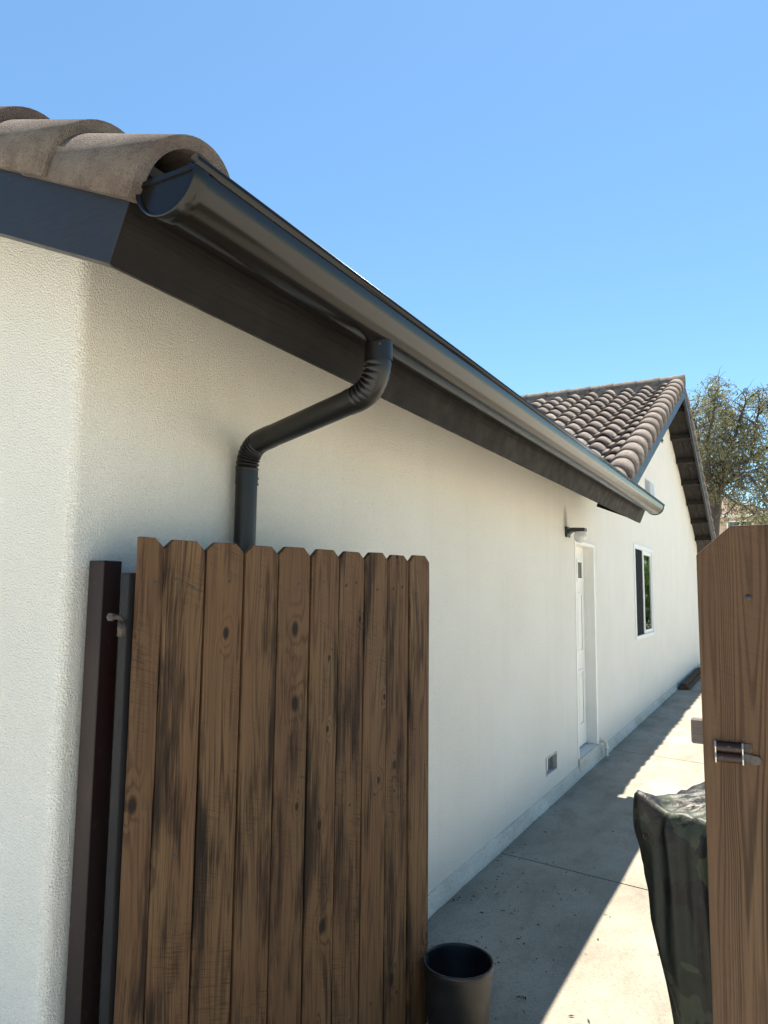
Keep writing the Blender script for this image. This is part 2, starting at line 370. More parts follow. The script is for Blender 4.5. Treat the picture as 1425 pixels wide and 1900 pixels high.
# camouflage tarpaulin
n = N('camouflage_tarp'); q = n.obj
c1 = n.noise(n.vm('MULTIPLY', q, (7.5, 7.5, 4.2)), 1.0, 3.0, 0.55, 0.8)
c2 = n.noise(n.vm('ADD', n.vm('MULTIPLY', q, (8.0, 8.0, 4.5)), (7.3, 2.1, 9.9)), 1.0, 3.0, 0.55, 0.8)
c3 = n.noise(n.vm('ADD', n.vm('MULTIPLY', q, (9.0, 9.0, 5.0)), (17.3, 5.1, 3.9)), 1.0, 3.0, 0.55, 0.9)
c = n.mix(n.rng(c1, 0.52, 0.53), (0.008, 0.011, 0.0085), (0.016, 0.011, 0.0075))
c = n.mix(n.rng(c2, 0.54, 0.55), c, (0.026, 0.033, 0.019))
c = n.mix(n.rng(c3, 0.545, 0.555), c, (0.003, 0.0033, 0.004))
wr = n.noise(q, 34.0, 5.0, 0.6, 1.2); wv = n.noise(q, 420.0, 2.0, 0.5)
M['tarp'] = n.done(c, n.rng(wr, 0.3, 0.7, 0.42, 0.55), n.bump(n.math('ADD', wr, n.math('MULTIPLY', wv, 0.08)), 0.45, 0.006), spec=0.35)

def leafmat(name, c1, c2, c3, trans=0.35):
    n = N(name); q = n.obj
    v = n.noise(q, 1.3, 3.0, 0.6); w = n.voro(q, 9.0, 'F1', 1)
    c = n.mix(n.rng(v, 0.35, 0.65), c1, c2)
    c = n.mix(n.math('MULTIPLY', n.sep(w)[0], 0.6), c, c3)
    n.put(n.b.inputs['Base Color'], c); n.put(n.b.inputs['Roughness'], 0.5)
    tr = n.node('ShaderNodeBsdfTranslucent'); n.put(tr.inputs[0], n.mix(0.5, c, (c1[0] * 1.8, c1[1] * 2.2, c1[2])))
    mx = n.node('ShaderNodeMixShader'); n.put(mx.inputs[0], trans)
    n.t.links.new(n.b.outputs[0], mx.inputs[1]); n.t.links.new(tr.outputs[0], mx.inputs[2]); n.t.links.new(mx.outputs[0], n.out.inputs[0])
    return n.m
M['leaf_tree'] = leafmat('eucalyptus_leaf', (0.150, 0.145, 0.085), (0.185, 0.172, 0.095), (0.14, 0.115, 0.08))
M['leaf_shrub'] = leafmat('shrub_leaf', (0.06, 0.12, 0.02), (0.09, 0.17, 0.03), (0.14, 0.20, 0.05), 0.45)
n = N('bark'); q = n.obj; v = n.noise(n.vm('MULTIPLY', q, (6, 6, 2)), 1.0, 5.0, 0.65)
M['bark'] = n.done(n.mix(v, (0.035, 0.028, 0.023), (0.11, 0.09, 0.075)), 0.9, n.bump(v, 0.8, 0.03))
n = N('litter'); M['litter'] = n.done((0.035, 0.027, 0.02), 0.9)
n = N('neighbour_plaster'); v = n.noise(n.obj, 0.8, 4.0, 0.6)
M['nwall'] = n.done(n.mix(v, (0.42, 0.33, 0.26), (0.50, 0.40, 0.32)), 0.9)
n = N('neighbour_tiles'); q = n.obj
wv = n.wave(q, 1.6, 0.4, 1.0, 2.0, 'SIN', 'X'); v = n.noise(q, 5.0, 4.0, 0.7)
M['nroof'] = n.done(n.mix(v, (0.17, 0.11, 0.09), (0.26, 0.18, 0.145)), 0.9, n.bump(wv, 0.8, 0.1))

# ------------------------------------------------------------------ the setting: ground, path
def gz(x):            # paving falls away from the house
    return -0.030 * max(x, 0.0)
g = B(); g.add([(-600, -400, -0.16), (600, -400, -0.16), (600, 900, -0.16), (-600, 900, -0.16)], [(0, 1, 2, 3)])
tag(g.obj('ground', M['ground'], recalc=False), kind='structure')
XR = 2.30
jb = B()
jb.add([(0.0, -9, -0.030), (XR - .01, -9, gz(XR) - .030), (XR - .01, 18.2, gz(XR) - .030), (0.0, 18.2, -0.030)], [(0, 1, 2, 3)])
path = tag(jb.obj('concrete_path', M['joint'], recalc=False), kind='structure')
rs = random.Random(4)
JOINTS = [-9.0, -5.4, -2.2, 1.03, 4.335, 7.655, 10.9, 14.2, 17.9]
def slab(y0, y1, x0, x1, skew=-0.045, gap=0.006):
    b = B(); nx, ny = 8, 10
    vv = []
    for j in range(ny + 1):
        for i in range(nx + 1):
            x = x0 + (x1 - x0) * i / nx
            ya = y0 + skew * x + gap; yb = y1 + skew * x - gap
            y = ya + (yb - ya) * j / ny
            z = gz(x) + 0.002 * noise.noise(Vector((x * 1.7, y * 1.7, 3.0)))
            e = min(j, ny - j, nx - i if x1 < 5 else 9)
            if e == 0: z -= 0.005
            vv.append((x, y, z))
    ff = []
    for j in range(ny):
        for i in range(nx):
            a = j * (nx + 1) + i; ff.append((a, a + 1, a + nx + 2, a + nx + 1))
    top = len(vv)
    rim = [i for i in range(nx + 1)] + [(j + 1) * (nx + 1) - 1 for j in range(1, ny + 1)] + [ny * (nx + 1) + i for i in range(nx - 1, -1, -1)] + [j * (nx + 1) for j in range(ny - 1, 0, -1)]
    low = [(vv[i][0], vv[i][1], vv[i][2] - 0.09) for i in rim]
    vv2 = vv + low
    m = len(rim)
    for k in range(m):
        ff.append((rim[(k + 1) % m], rim[k], top + k, top + (k + 1) % m))
    b.add(vv2, ff)
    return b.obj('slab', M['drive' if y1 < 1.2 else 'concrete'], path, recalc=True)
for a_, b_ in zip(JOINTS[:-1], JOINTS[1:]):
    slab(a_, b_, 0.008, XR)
# driveway in front of the house (left of and behind the camera)
drive = tag(B().box(-8.2, -0.012, -9.0, 1.13, -0.15, -0.034).obj('driveway', M['joint']), kind='structure')
for i in range(3):
    for j in range(3):
        B().box(-8.15 + i * 2.713, -8.15 + i * 2.713 + 2.70, -8.9 + j * 3.33, -8.9 + j * 3.33 + 3.318, -0.10, -0.004).obj('slab', M['drive'], drive, bevel=0.006, seg=1)

# ------------------------------------------------------------------ the house
house = empty('stucco_house', 'off-white stucco house with dark fascia and brown barrel-tile roof along the path', 'house')
YC, YE = 1.2, 17.0            # front corner, far corner
SL = 0.415                    # near roof pitch
FX, FZ = 0.5176, 2.207        # fascia lower outer edge
WT = 2.60
AY, AZ, GS = 12.0, 4.86, 0.44 # far gable: apex y, deck height at apex, pitch

DOOR = (6.36, 7.13, 0.145, 2.055); WIN = (9.28, 10.68, 1.015, 2.18); VENT = (5.40, 5.70, 0.205, 0.345)
wl = B()
Z0 = 0.085
ys = sorted({YC + 0.03, DOOR[0], DOOR[1], WIN[0], WIN[1], VENT[0], VENT[1], 7.28, YE})
zs = sorted({Z0, DOOR[2], DOOR[3], WIN[2], WIN[3], VENT[2], VENT[3], 2.45})
def inhole(y, z):
    return any(h[0] < y < h[1] and h[2] < z < h[3] for h in (DOOR, WIN, VENT))
for i in range(len(ys) - 1):
    for k in range(len(zs) - 1):
        if inhole((ys[i] + ys[i + 1]) / 2, (zs[k] + zs[k + 1]) / 2): continue
        wl.add([(0, ys[i], zs[k]), (0, ys[i + 1], zs[k]), (0, ys[i + 1], zs[k + 1]), (0, ys[i], zs[k + 1])], [(0, 1, 2, 3)])
for (y0, y1, z0, z1), dp in ((DOOR, .16), (WIN, .09), (VENT, .10)):
    wl.add([(0, y0, z0), (0, y1, z0), (0, y1, z1), (0, y0, z1), (-dp, y0, z0), (-dp, y1, z0), (-dp, y1, z1), (-dp, y0, z1)],
           [(0, 1, 5, 4), (1, 2, 6, 5), (2, 3, 7, 6), (3, 0, 4, 7)])
wl.add([(0, YC + .03, 2.45), (0, 7.28, 2.45), (0, 7.28, WT), (0, YC + .03, WT)], [(0, 1, 2, 3)])
zt = lambda y: AZ - 0.03 - GS * abs(y - AY)
wl.add([(0, 7.28, 2.45), (0, YE, 2.45), (0, YE, zt(YE)), (0, AY, zt(AY)), (0, 7.28, zt(7.28))], [(0, 1, 2, 3, 4)])
# rounded front corner and the front wall up to the gable
cr = 0.03; pr = []
for k in range(7):
    a = k * pi / 12; pr.append((-cr + cr * cos(a), YC + cr - cr * sin(a)))
for (xa, ya), (xb, yb) in zip(pr[:-1], pr[1:]):
    wl.add([(xa, ya, Z0), (xb, yb, Z0), (xb, yb, WT), (xa, ya, WT)], [(0, 1, 2, 3)], True)
wl.add([(-cr, YC, Z0), (-10, YC, Z0), (-10, YC, 2.45), (-5, YC, 2.45 + 5 * SL), (-cr, YC, WT)], [(0, 1, 2, 3, 4)])
wl.add([(-10, YC, Z0), (-10, YE, Z0), (-10, YE, 2.45), (-10, YC, 2.45)], [(0, 1, 2, 3)])
wl.add([(-10, YE, Z0), (0, YE, Z0), (0, YE, 2.45), (-10, YE, 2.45)], [(0, 1, 2, 3)])
wl.obj('wall', M['stucco'], house, recalc=False, weld=False)
# foundation: rough concrete showing under the stucco
fb = B(); NY = 150; rf = random.Random(8)
prof = [(0.020, -0.05), (0.030, 0.004), (0.022, 0.030), (0.014, 0.060), (0.010, 0.080), (0.004, 0.088), (-0.03, 0.090)]
rows = []
for j in range(NY + 1):
    y = YC + .005 + (YE - YC) * j / NY
    row = []
    for kx, kz in prof:
        w = noise.noise(Vector((kz * 9, y * 6.0, 1.0))) * 0.007 + noise.noise(Vector((kz * 20, y * 19.0, 5.0))) * 0.004
        row.append((kx + (w if kz > 0 and kx > 0 else 0), y, kz))
    rows.append(row)
def holed(y): return DOOR[0] - .02 < y < DOOR[1] + .02
for j in range(NY):
    if holed((rows[j][0][1] + rows[j + 1][0][1]) / 2): pass
    for k in range(len(prof) - 1):
        fb.add([rows[j][k], rows[j + 1][k], rows[j + 1][k + 1], rows[j][k + 1]], [(0, 1, 2, 3)], True)
fb.add([(0.02, YC - .012, -0.05), (-10, YC - .012, -0.05), (-10, YC - .012, .088), (0.012, YC - .012, .088)], [(3, 2, 1, 0)])
fb.obj('foundation', M['foundation'], house, weld=True)

# crawl-space vent in the wall
v_ = B().box(-0.095, -0.085, VENT[0], VENT[1], VENT[2], VENT[3]).obj('crawl_vent', M['screen'], house)
fr = B(); t_ = 0.012
fr.box(-0.03, 0.004, VENT[0] + .002, VENT[1] - .002, VENT[2] + .002, VENT[2] + t_); fr.box(-0.03, 0.004, VENT[0] + .002, VENT[1] - .002, VENT[3] - t_, VENT[3] - .002)
fr.box(-0.03, 0.0035, VENT[0] + .002, VENT[0] + t_, VENT[2] + t_, VENT[3] - t_); fr.box(-0.03, 0.0035, VENT[1] - t_, VENT[1] - .002, VENT[2] + t_, VENT[3] - t_)
fr.obj('frame', M['foundation'], v_)
B().box(-0.08, -0.03, VENT[0] + .14, VENT[0] + .16, VENT[2] + t_, VENT[3] - t_).obj('divider', M['white_paint'], v_)

# door, set back in its frame
door = empty('door', None, None); door.parent = house
y0, y1, z0, z1 = DOOR
B().box(-0.135, -0.095, y0 + .035, y1 - .045, z0 + .012, z1 - .035).obj('slab', M['door_paint'], door, bevel=0.002, seg=1)
def mould(name, ya, yb, za, zb, w=0.022, h=0.010, x=-0.095):
    b = B()
    for (a0, a1, c0, c1) in ((ya, yb, za, za + w), (ya, yb, zb - w, zb), (ya, ya + w, za + w, zb - w), (yb - w, yb, za + w, zb - w)):
        b.box(x + .0005, x + h, a0, a1, c0, c1)
    return b.obj(name, M['door_paint'], door, bevel=0.0035, seg=2)
yw = y1 - y0
for (a0, a1) in ((y0 + .12, y0 + .335), (y0 + .41, y0 + .625)):
    mould('panel_moulding', a0, a1, 1.02, 1.58)
    B().box(-0.0945, -0.089, a0 + .05, a1 - .05, 1.07, 1.53).obj('raised_panel', M['door_paint'], door, bevel=0.004, seg=2)
    mould('panel_moulding', a0, a1, 0.34, 0.86)
    B().box(-0.0945, -0.089, a0 + .05, a1 - .05, 0.39, 0.81).obj('raised_panel', M['door_paint'], door, bevel=0.004, seg=2)
    mould('light_trim', a0 - .005, a1 + .005, 1.69, 1.90, 0.03, 0.016)
    B().box(-0.0945, -0.091, a0 + .025, a1 - .025, 1.72, 1.87).obj('light_pane', M['glass'], door)
fr = B()
fr.box(-0.15, 0.006, y0 + .002, y0 + .034, z0 + .001, z1 - .002); fr.box(-0.15, 0.006, y1 - .044, y1 - .002, z0 + .001, z1 - .002); fr.box(-0.15, 0.0055, y0 + .034, y1 - .044, z1 - .034, z1 - .002)
fr.obj('frame', M['white_paint'], door, bevel=0.003, seg=1)
B().box(-0.15, 0.018, y0 + .002, y1 - .002, 0.02, z0 - .003).obj('sill', M['foundation'], door, bevel=0.006, seg=2)
kb = B(); kb.lathe([(0.0, 0.0), (0.026, 0.0), (0.026, 0.004), (0.010, 0.008), (0.010, 0.030), (0.024, 0.038), (0.027, 0.05), (0.020, 0.062), (0.0, 0.066)], 16)
kb.obj('knob', M['galv'], door, loc=(-0.095, y0 + .09, 0.97), rot=(0, pi / 2, 0))

# sliding window
win = empty('window', None, None); win.parent = house
y0, y1, z0, z1 = WIN; ym = (y0 + y1) / 2 - 0.02
fr = B(); t_ = 0.042
fr.box(-0.06, 0.014, y0 - .02, y1 + .02, z1 - t_, z1 + .02); fr.box(-0.06, 0.014, y0 - .02, y1 + .02, z0 - .02, z0 + t_ * .7)
fr.box(-0.06, 0.0135, y0 - .02, y0 + t_, z0 + t_ * .7, z1 - t_); fr.box(-0.06, 0.0135, y1 - t_, y1 + .02, z0 + t_ * .7, z1 - t_)
fr.obj('frame', M['vinyl'], win, bevel=0.003, seg=1)
B().box(-0.045, 0.004, ym - .03, ym + .035, z0 + t_ * .7, z1 - t_).obj('mullion', M['vinyl'], win, bevel=0.003, seg=1)
B().box(-0.012, -0.008, y0 + t_, ym - .03, z0 + t_ * .7, z1 - t_).obj('insect_screen', M['screen'], win)
sb = B()
for (a0, a1, c0, c1) in ((ym + .035, y1 - t_, z1 - t_ - .05, z1 - t_), (ym + .035, y1 - t_, z0 + t_ * .7, z0 + t_ * .7 + .045), (y1 - t_ - .04, y1 - t_, z0 + t_ * .7 + .045, z1 - t_ - .05)):
    sb.box(-0.04, -0.002, a0, a1, c0, c1)
sb.obj('sash', M['vinyl'], win, bevel=0.002, seg=1)
B().box(-0.012, -0.008, ym + .035, y1 - t_ - .04, z0 + t_ * .7 + .045, z1 - t_ - .05).obj('pane', M['glass'], win)
B().box(-0.30, -0.065, y0 + .01, y1 - .01, z0 + .01, z1 - .01).obj('blind', M['under'], win)

# eave fascia (square to the roof) and rake board of the near roof
FY0, FY1 = 0.912, 6.66
ca, sa = cos(math.atan(SL)), sin(math.atan(SL))
fd = 0.185
p0 = (FX, FZ); p1 = (FX + sa * fd, FZ + ca * fd); th = 0.038
poly = [p0, p1, (p1[0] - ca * th, p1[1] + sa * th), (p0[0] - ca * th, p0[1] + sa * th)]
fa = B().prism(poly, 'y', FY0 - 0.042, FY1)
for k in (2, 3): fa.v[k] = (fa.v[k][0], fa.v[k][1] + th, fa.v[k][2])
fa.obj('fascia', M['fascia'], house, bevel=0.0012, seg=1)
B().prism([(p0[0] - .04 + .0, p0[1] + .10), (p1[0] + .012, p1[1] - .02), (p1[0] - .03, p1[1] + .001), (p0[0] - .06, p0[1] + .12)], 'y', FY1 + .002, FY1 + .09).obj('fascia_end_block', M['fascia'], house, bevel=0.002, seg=1)
L = 6.0
def slope_pt(x, up):     # point at horizontal x, 'up' measured square to the roof from the fascia's lower edge line
    return (x + sa * up, FZ + (FX - x) * SL + ca * up)
FI = FX - ca * th - 0.0006; RB = fd - 0.030
slope_b = lambda x, up: (x + sa * up, FZ + (FX - x) * SL + ca * up)
rk = [slope_b(FX - .0004, 0.0), slope_b(FX - .0004, RB), slope_b(FX - L, RB), slope_b(FX - L, 0.0)]
rb_ = B().prism(rk, 'y', FY0 - 0.0425, FY0 - 0.004)
for k in (4, 5):
    sx = th / ca + .0006 if k == 4 else th / ca + .0006
    rb_.v[k] = (rb_.v[k][0] - sx * ca * ca, rb_.v[k][1], rb_.v[k][2] + sx * sa * ca)
rb_.obj('rake_board', M['rake'], house, bevel=0.0012, seg=1)
# roof deck of the near wing, seen from under the eave, with its tails
dk = [slope_pt(FX - .006, fd + .002), slope_pt(FX - .006, fd + .020), slope_pt(-5.0, fd + .020), slope_pt(-5.0, fd + .002)]
roof = B().prism(dk, 'y', FY0 - 0.03, FY1 + .06).obj('near_roof', M['under'], house)
dk2 = [(-5.0, dk[2][1] + .03), (-10.5, 2.25), (-10.5, 2.22), (-5.0, dk[2][1])]
B().prism(dk2, 'y', FY0 - .03, YE).obj('roof_slope', M['under'], house)
sp = [slope_pt(FX - .04, fd - .004), slope_pt(FX - .04, fd + .0015), slope_pt(-0.1, fd + .0015), slope_pt(-0.1, fd - .004)]
for j in range(8):
    y = 1.0 + j * 0.80 if j < 7 else 6.615
    x_in = 0.140 if j == 7 else -0.02
    rt = [slope_pt(FX - .045, fd - .005), slope_pt(FX - .045, fd - .085 if j < 7 else 0.010), slope_pt(x_in, fd - .085 if j < 7 else 0.010), slope_pt(x_in, fd - .005)]
    B().prism(rt, 'y', y, y + .038).obj('rafter_tail', M['fascia'], house, bevel=0.002, seg=1)

dr = [slope_pt(FX - .03, fd + .0215), slope_pt(FX + .020, fd + .0215), (slope_pt(FX + .020, fd)[0] + .003, 2.330), (slope_pt(FX + .020, fd)[0] + .001, 2.330), slope_pt(FX + .019, fd + .020), slope_pt(FX - .03, fd + .0205)]
B().prism(dr, 'y', 1.06, FY1 + .05).obj('added_drip_edge', M['gutter'], house)  # hidden flashing added to keep sun from leaking in behind the gutter
# ---- barrel tiles
def barrel_mesh(name, ln, ro, ri, taper, leg, seg=14, leg2=None, wide=1.0):
    """half-barrel, axis +X (downhill end at x=ln), foot at z=0; walls of thickness ro-ri; uphill end narrower"""
    b = B(); rows = []
    for e, (x, k) in enumerate(((0.0, taper), (ln * .5, (1 + taper) / 2), (ln, 1.0))):
        ky = 1 - (1 - k) * wide
        for dr_ in (0.0, ro - ri):
            R = ro * ky - dr_; Rz = ro * k - dr_
            pts = [(x, -R, -leg)] + [(x, -R * cos(pi * i / seg), Rz * sin(pi * i / seg)) for i in range(seg + 1)] + [(x, R, -(leg if leg2 is None else leg2))]
            rows.append(pts)
    m = len(rows[0]); vv = [p for r_ in rows for p in r_]
    idx = lambda r_, i: r_ * m + i
    sm, fl = [], []
    for i in range(m - 1):
        for (ra, rb) in ((0, 2), (2, 4)): sm.append((idx(ra, i), idx(ra, i + 1), idx(rb, i + 1), idx(rb, i)))
        for (ra, rb) in ((1, 3), (3, 5)): sm.append((idx(ra, i + 1), idx(ra, i), idx(rb, i), idx(rb, i + 1)))
        fl.append((idx(4, i), idx(4, i + 1), idx(5, i + 1), idx(5, i))); fl.append((idx(0, i + 1), idx(0, i), idx(1, i), idx(1, i + 1)))
    for i in (0, m - 1):
        for (ra, rb) in ((0, 2), (2, 4)): fl.append((idx(ra, i), idx(rb, i), idx(rb + 1, i), idx(ra + 1, i)))
    b.add(vv, sm, True); nsm = len(b.f)
    for f in fl: b.f.append(f); b.sm.append(False)
    me = b.mesh(name); return me

TL = 0.385
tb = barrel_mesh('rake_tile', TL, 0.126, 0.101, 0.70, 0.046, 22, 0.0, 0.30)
tb.materials.append(M['tile_shaded'])
pitch = math.atan(SL)
EXP = 0.285
cx, cy, cz = 0.606, 0.980, 2.362       # centre of the lowest ring
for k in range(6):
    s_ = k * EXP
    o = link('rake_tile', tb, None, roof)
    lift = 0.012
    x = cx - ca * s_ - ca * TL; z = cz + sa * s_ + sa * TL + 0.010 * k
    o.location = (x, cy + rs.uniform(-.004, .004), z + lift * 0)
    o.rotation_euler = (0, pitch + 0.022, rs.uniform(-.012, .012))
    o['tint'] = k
# mortar and timber inside the first barrel
mb = B()
for j in range(22):
    a = j * 0.5; r0 = 0.03 + 0.02 * rs.random()
mb.box(0.40, 0.515, 0.90, 1.07, 2.335, 2.395)
mm = mb.mesh('mortar_bed', 0.012, 3)
for v in mm.vertices:
    nz = noise.noise_vector(v.co * 14.0); v.co += nz * 0.010
link('mortar_bed', mm, M['mortar'], roof)
B().box(0.30, 0.560, 0.900, 0.925, 2.33, 2.372).obj('batten', M['fascia'], roof, bevel=0.003, seg=1)

def s_tile_mesh(name, w, ln, hump, thick, seg=10):
    """S-tile: pan then hump across x, length along +Y (uphill), lower edge lifted"""
    b = B(); prof = []
    pan = w * 0.36; hw = w - pan + 0.02
    for i in range(5): 
        t = i / 4; prof.append((pan * t - 0.0, -0.012 * sin(pi * t)))
    for i in range(1, seg + 1):
        t = i / seg; prof.append((pan + hw * t, hump * sin(pi * t) ** 0.8 if 0 < t < 1 else 0.0))
    m = len(prof); vv = []
    for (y, lift) in ((0.0, 0.042), (ln, 0.0)):
        for dz in (0.0, -thick):
            for (x, z) in prof: vv.append((x, y, z + lift + dz))
    f_s, f_f = [], []
    for i in range(m - 1):
        f_s.append((i, i + 1, 2 * m + i + 1, 2 * m + i))
        f_s.append((m + i + 1, m + i, 3 * m + i, 3 * m + i + 1))
        f_f.append((i + 1, i, m + i, m + i + 1))
        f_f.append((2 * m + i, 2 * m + i + 1, 3 * m + i + 1, 3 * m + i))
    b.add(vv, f_s, True)
    for f in f_f: b.f.append(f); b.sm.append(False)
    return b.mesh(name)

# ---- far roof over the gable: tiles laid one by one
RX = 0.385                                  # outer edge of the rake
froof = B()
zd = lambda y: AZ - GS * abs(y - AY)
ye_n = 6.55; ye_f = 17.5
yd_n = 6.98
froof.prism([(yd_n, zd(yd_n)), (AY, zd(AY)), (ye_f, zd(ye_f)), (ye_f, zd(ye_f) - .02), (AY, zd(AY) - .02), (yd_n, zd(yd_n) - .02)], 'x', -10.0, RX - .045)
far = froof.obj('gable_roof', M['under'], house)
st = s_tile_mesh('roof_tile', 0.300, 0.42, 0.078, 0.018); st.materials.append(M['tile'])
gp = math.atan(GS); cg, sg = cos(gp), sin(gp)
near_z = lambda x: slope_pt(x, fd + .02)[1] + 0.03
TE = 0.335
cnt = 0
ncol = 17
for c_ in range(ncol):
    xl = RX - 0.20 - (c_ + 1) * 0.29
    k = 0
    while True:
        d = 0.10 + k * TE                      # slope distance below the apex of the tile's lower edge
        y = AY - cg * (d + TE); z = AZ - sg * (d + TE)
        k += 1
        if y < ye_n or k > 18: break
        if z + 0.25 < near_z(xl + .15): continue
        o = link('roof_tile', st, None, far)
        o.location = (xl + rs.uniform(-.003, .003), y + rs.uniform(-.006, .006), z + 0.022 + rs.uniform(-.002, .002))
        o.rotation_euler = (gp + rs.uniform(-.006, .006), 0, rs.uniform(-.007, .007)); cnt += 1
print('field tiles', cnt)
# rake barrels down the near slope and the far slope
tg = barrel_mesh('rake_tile', 0.43, 0.142, 0.116, 0.80, 0.05, 14); tg.materials.append(M['tile'])
for k in range(17):
    d = k * TE + 0.12
    o = link('rake_tile', tg, None, far)
    y = AY - cg * d; z = AZ - sg * d
    o.location = (RX - 0.118 + rs.uniform(-.005, .005), y, z + 0.050)
    o.rotation_euler = (0, gp + 0.02, -pi / 2 + rs.uniform(-.015, .015))
for k in range(16):
    d = k * TE + 0.12
    o = link('rake_tile', tg, None, far)
    o.location = (RX - 0.118, AY + cg * d, AZ - sg * d + 0.050)
    o.rotation_euler = (0, gp + 0.02, pi / 2)
# ridge caps
rd = barrel_mesh('ridge_tile', 0.42, 0.125, 0.103, 0.86, 0.05, 12); rd.materials.append(M['tile'])
for k in range(16):
    o = link('ridge_tile', rd, None, far)
    o.location = (RX - 0.42 - k * 0.37, AY + rs.uniform(-.006, .006), AZ + 0.085)
    o.rotation_euler = (0, 0.022, rs.uniform(-.01, .01))
mt = B()
mt.prism([(AY - .16, AZ - .05), (AY - .10, AZ + .09), (AY + .10, AZ + .09), (AY + .16, AZ - .05)], 'x', -8.0, RX - .05)
mt.obj('ridge_mortar', M['mortar'], far)
# rake boards of the gable, lookouts and soffit boards under its far side
def rake_poly(side, ylo, top, depth):
    y_a, y_b = AY, ylo
    return [(y_a, zd(y_a) - top), (y_b, zd(y_b) - top), (y_b, zd(y_b) - top - depth), (y_a, zd(y_a) - top - depth)]
B().prism(rake_poly(-1, 6.62, -.035, 0.215), 'x', RX - .045, RX - .008).obj('rake_board', M['rake'], house, bevel=0.003, seg=1)
B().prism(rake_poly(1, 17.4, -.035, 0.215), 'x', RX - .0455, RX - .0085).obj('rake_board', M['rake'], house, bevel=0.003, seg=1)
for side in (-1, 1):
    for j in range(2):
        xa = 0.004 + j * 0.168; xb = xa + 0.163
        yl = 7.32 if side < 0 else 17.35
        ysg = AY + side * 0.02
        pts = [(ysg, zd(ysg) - .024), (yl, zd(yl) - .024), (yl, zd(yl) - .042), (ysg, zd(ysg) - .042)]
        B().prism(pts, 'x', xa, xb).obj('soffit_board', M['soffit'], house, bevel=0.003, seg=1)
    for k in range(6 if side < 0 else 8):
        yk = AY + side * (0.42 + k * 0.70)
        hw = 0.022
        pts = [(yk - hw, zd(yk - hw) - .044), (yk + hw, zd(yk + hw) - .044), (yk + hw, zd(yk + hw) - .130), (yk - hw, zd(yk - hw) - .130)]
        B().prism(pts, 'x', 0.003, RX - .047).obj('lookout', M['soffit'], house, bevel=0.003, seg=1)
# louvred vent high in the gable
gv = B().box(0.002, 0.010, 11.74, 12.12, 4.00, 4.26).obj('gable_vent', M['under'], house)
for k in range(4):
    B().box(0.0105, 0.022, 11.75, 12.11, 4.03 + k * .06, 4.05 + k * .06).obj('slat', M['fascia'], gv)

# field tiles of the near roof, out of sight behind the gutter
nb = B(); proto = s_tile_mesh('tmp', 0.300, 0.42, 0.072, 0.014, 6)
for c_ in range(18):
    for k in range(13):
        y0 = 1.12 + c_ * 0.29
        for_v = []
        d = 0.02 + k * TE
        for v in proto.vertices:
            lx, ly, lz = v.co
            up = fd + 0.025 + lz
            px_, pz_ = slope_pt(FX - 0.135 - (d + ly) * ca, up)
            for_v.append((px_, y0 + lx, pz_))
        nb.add(for_v, [tuple(p.vertices) for p in proto.polygons], True)
ft = nb.obj('field_tiles', M['tile'], roof, recalc=False); ft['kind'] = 'stuff'
bpy.data.meshes.remove(proto)

# ------------------------------------------------------------------ gutter
gut = empty('rain_gutter', 'dark bronze half-round rain gutter running along the eave above the white wall', 'gutter')
GX, GZ, GR = 0.6585, 2.342, 0.0735
GY0, GY1 = 0.868, 6.58
NS = 28
tr = B(); sec = []
for i in range(NS + 1):
    a = pi * i / NS; sec.append((GX - GR * cos(a), GZ - GR * sin(a)))
sec = [(GX - GR + .001, GZ + 0.020), (GX - GR, GZ + .008)] + sec
outer = sec; inner = [(x + (GX - x) * .028, z + (GZ + .0 - z) * .028 + 0.0) for x, z in sec]
seg_y = [GY0 + (GY1 - GY0) * j / 24 for j in range(25)]
m = len(sec)
for j in range(24):
    ya, yb = seg_y[j], seg_y[j + 1]
    wob = lambda y: 0.0011 * noise.noise(Vector((y * 1.3, 0, 2)))
    for i in range(m - 1):
        tr.add([(outer[i][0] + wob(ya), ya, outer[i][1]), (outer[i + 1][0] + wob(ya), ya, outer[i + 1][1]), (outer[i + 1][0] + wob(yb), yb, outer[i + 1][1]), (outer[i][0] + wob(yb), yb, outer[i][1])], [(0, 1, 2, 3)], True)
        tr.add([(inner[i][0], ya, inner[i][1]), (inner[i][0], yb, inner[i][1]), (inner[i + 1][0], yb, inner[i + 1][1]), (inner[i + 1][0], ya, inner[i + 1][1])], [(0, 1, 2, 3)], True)
tr.obj('trough', M['gutter'], gut, recalc=False, weld=True)
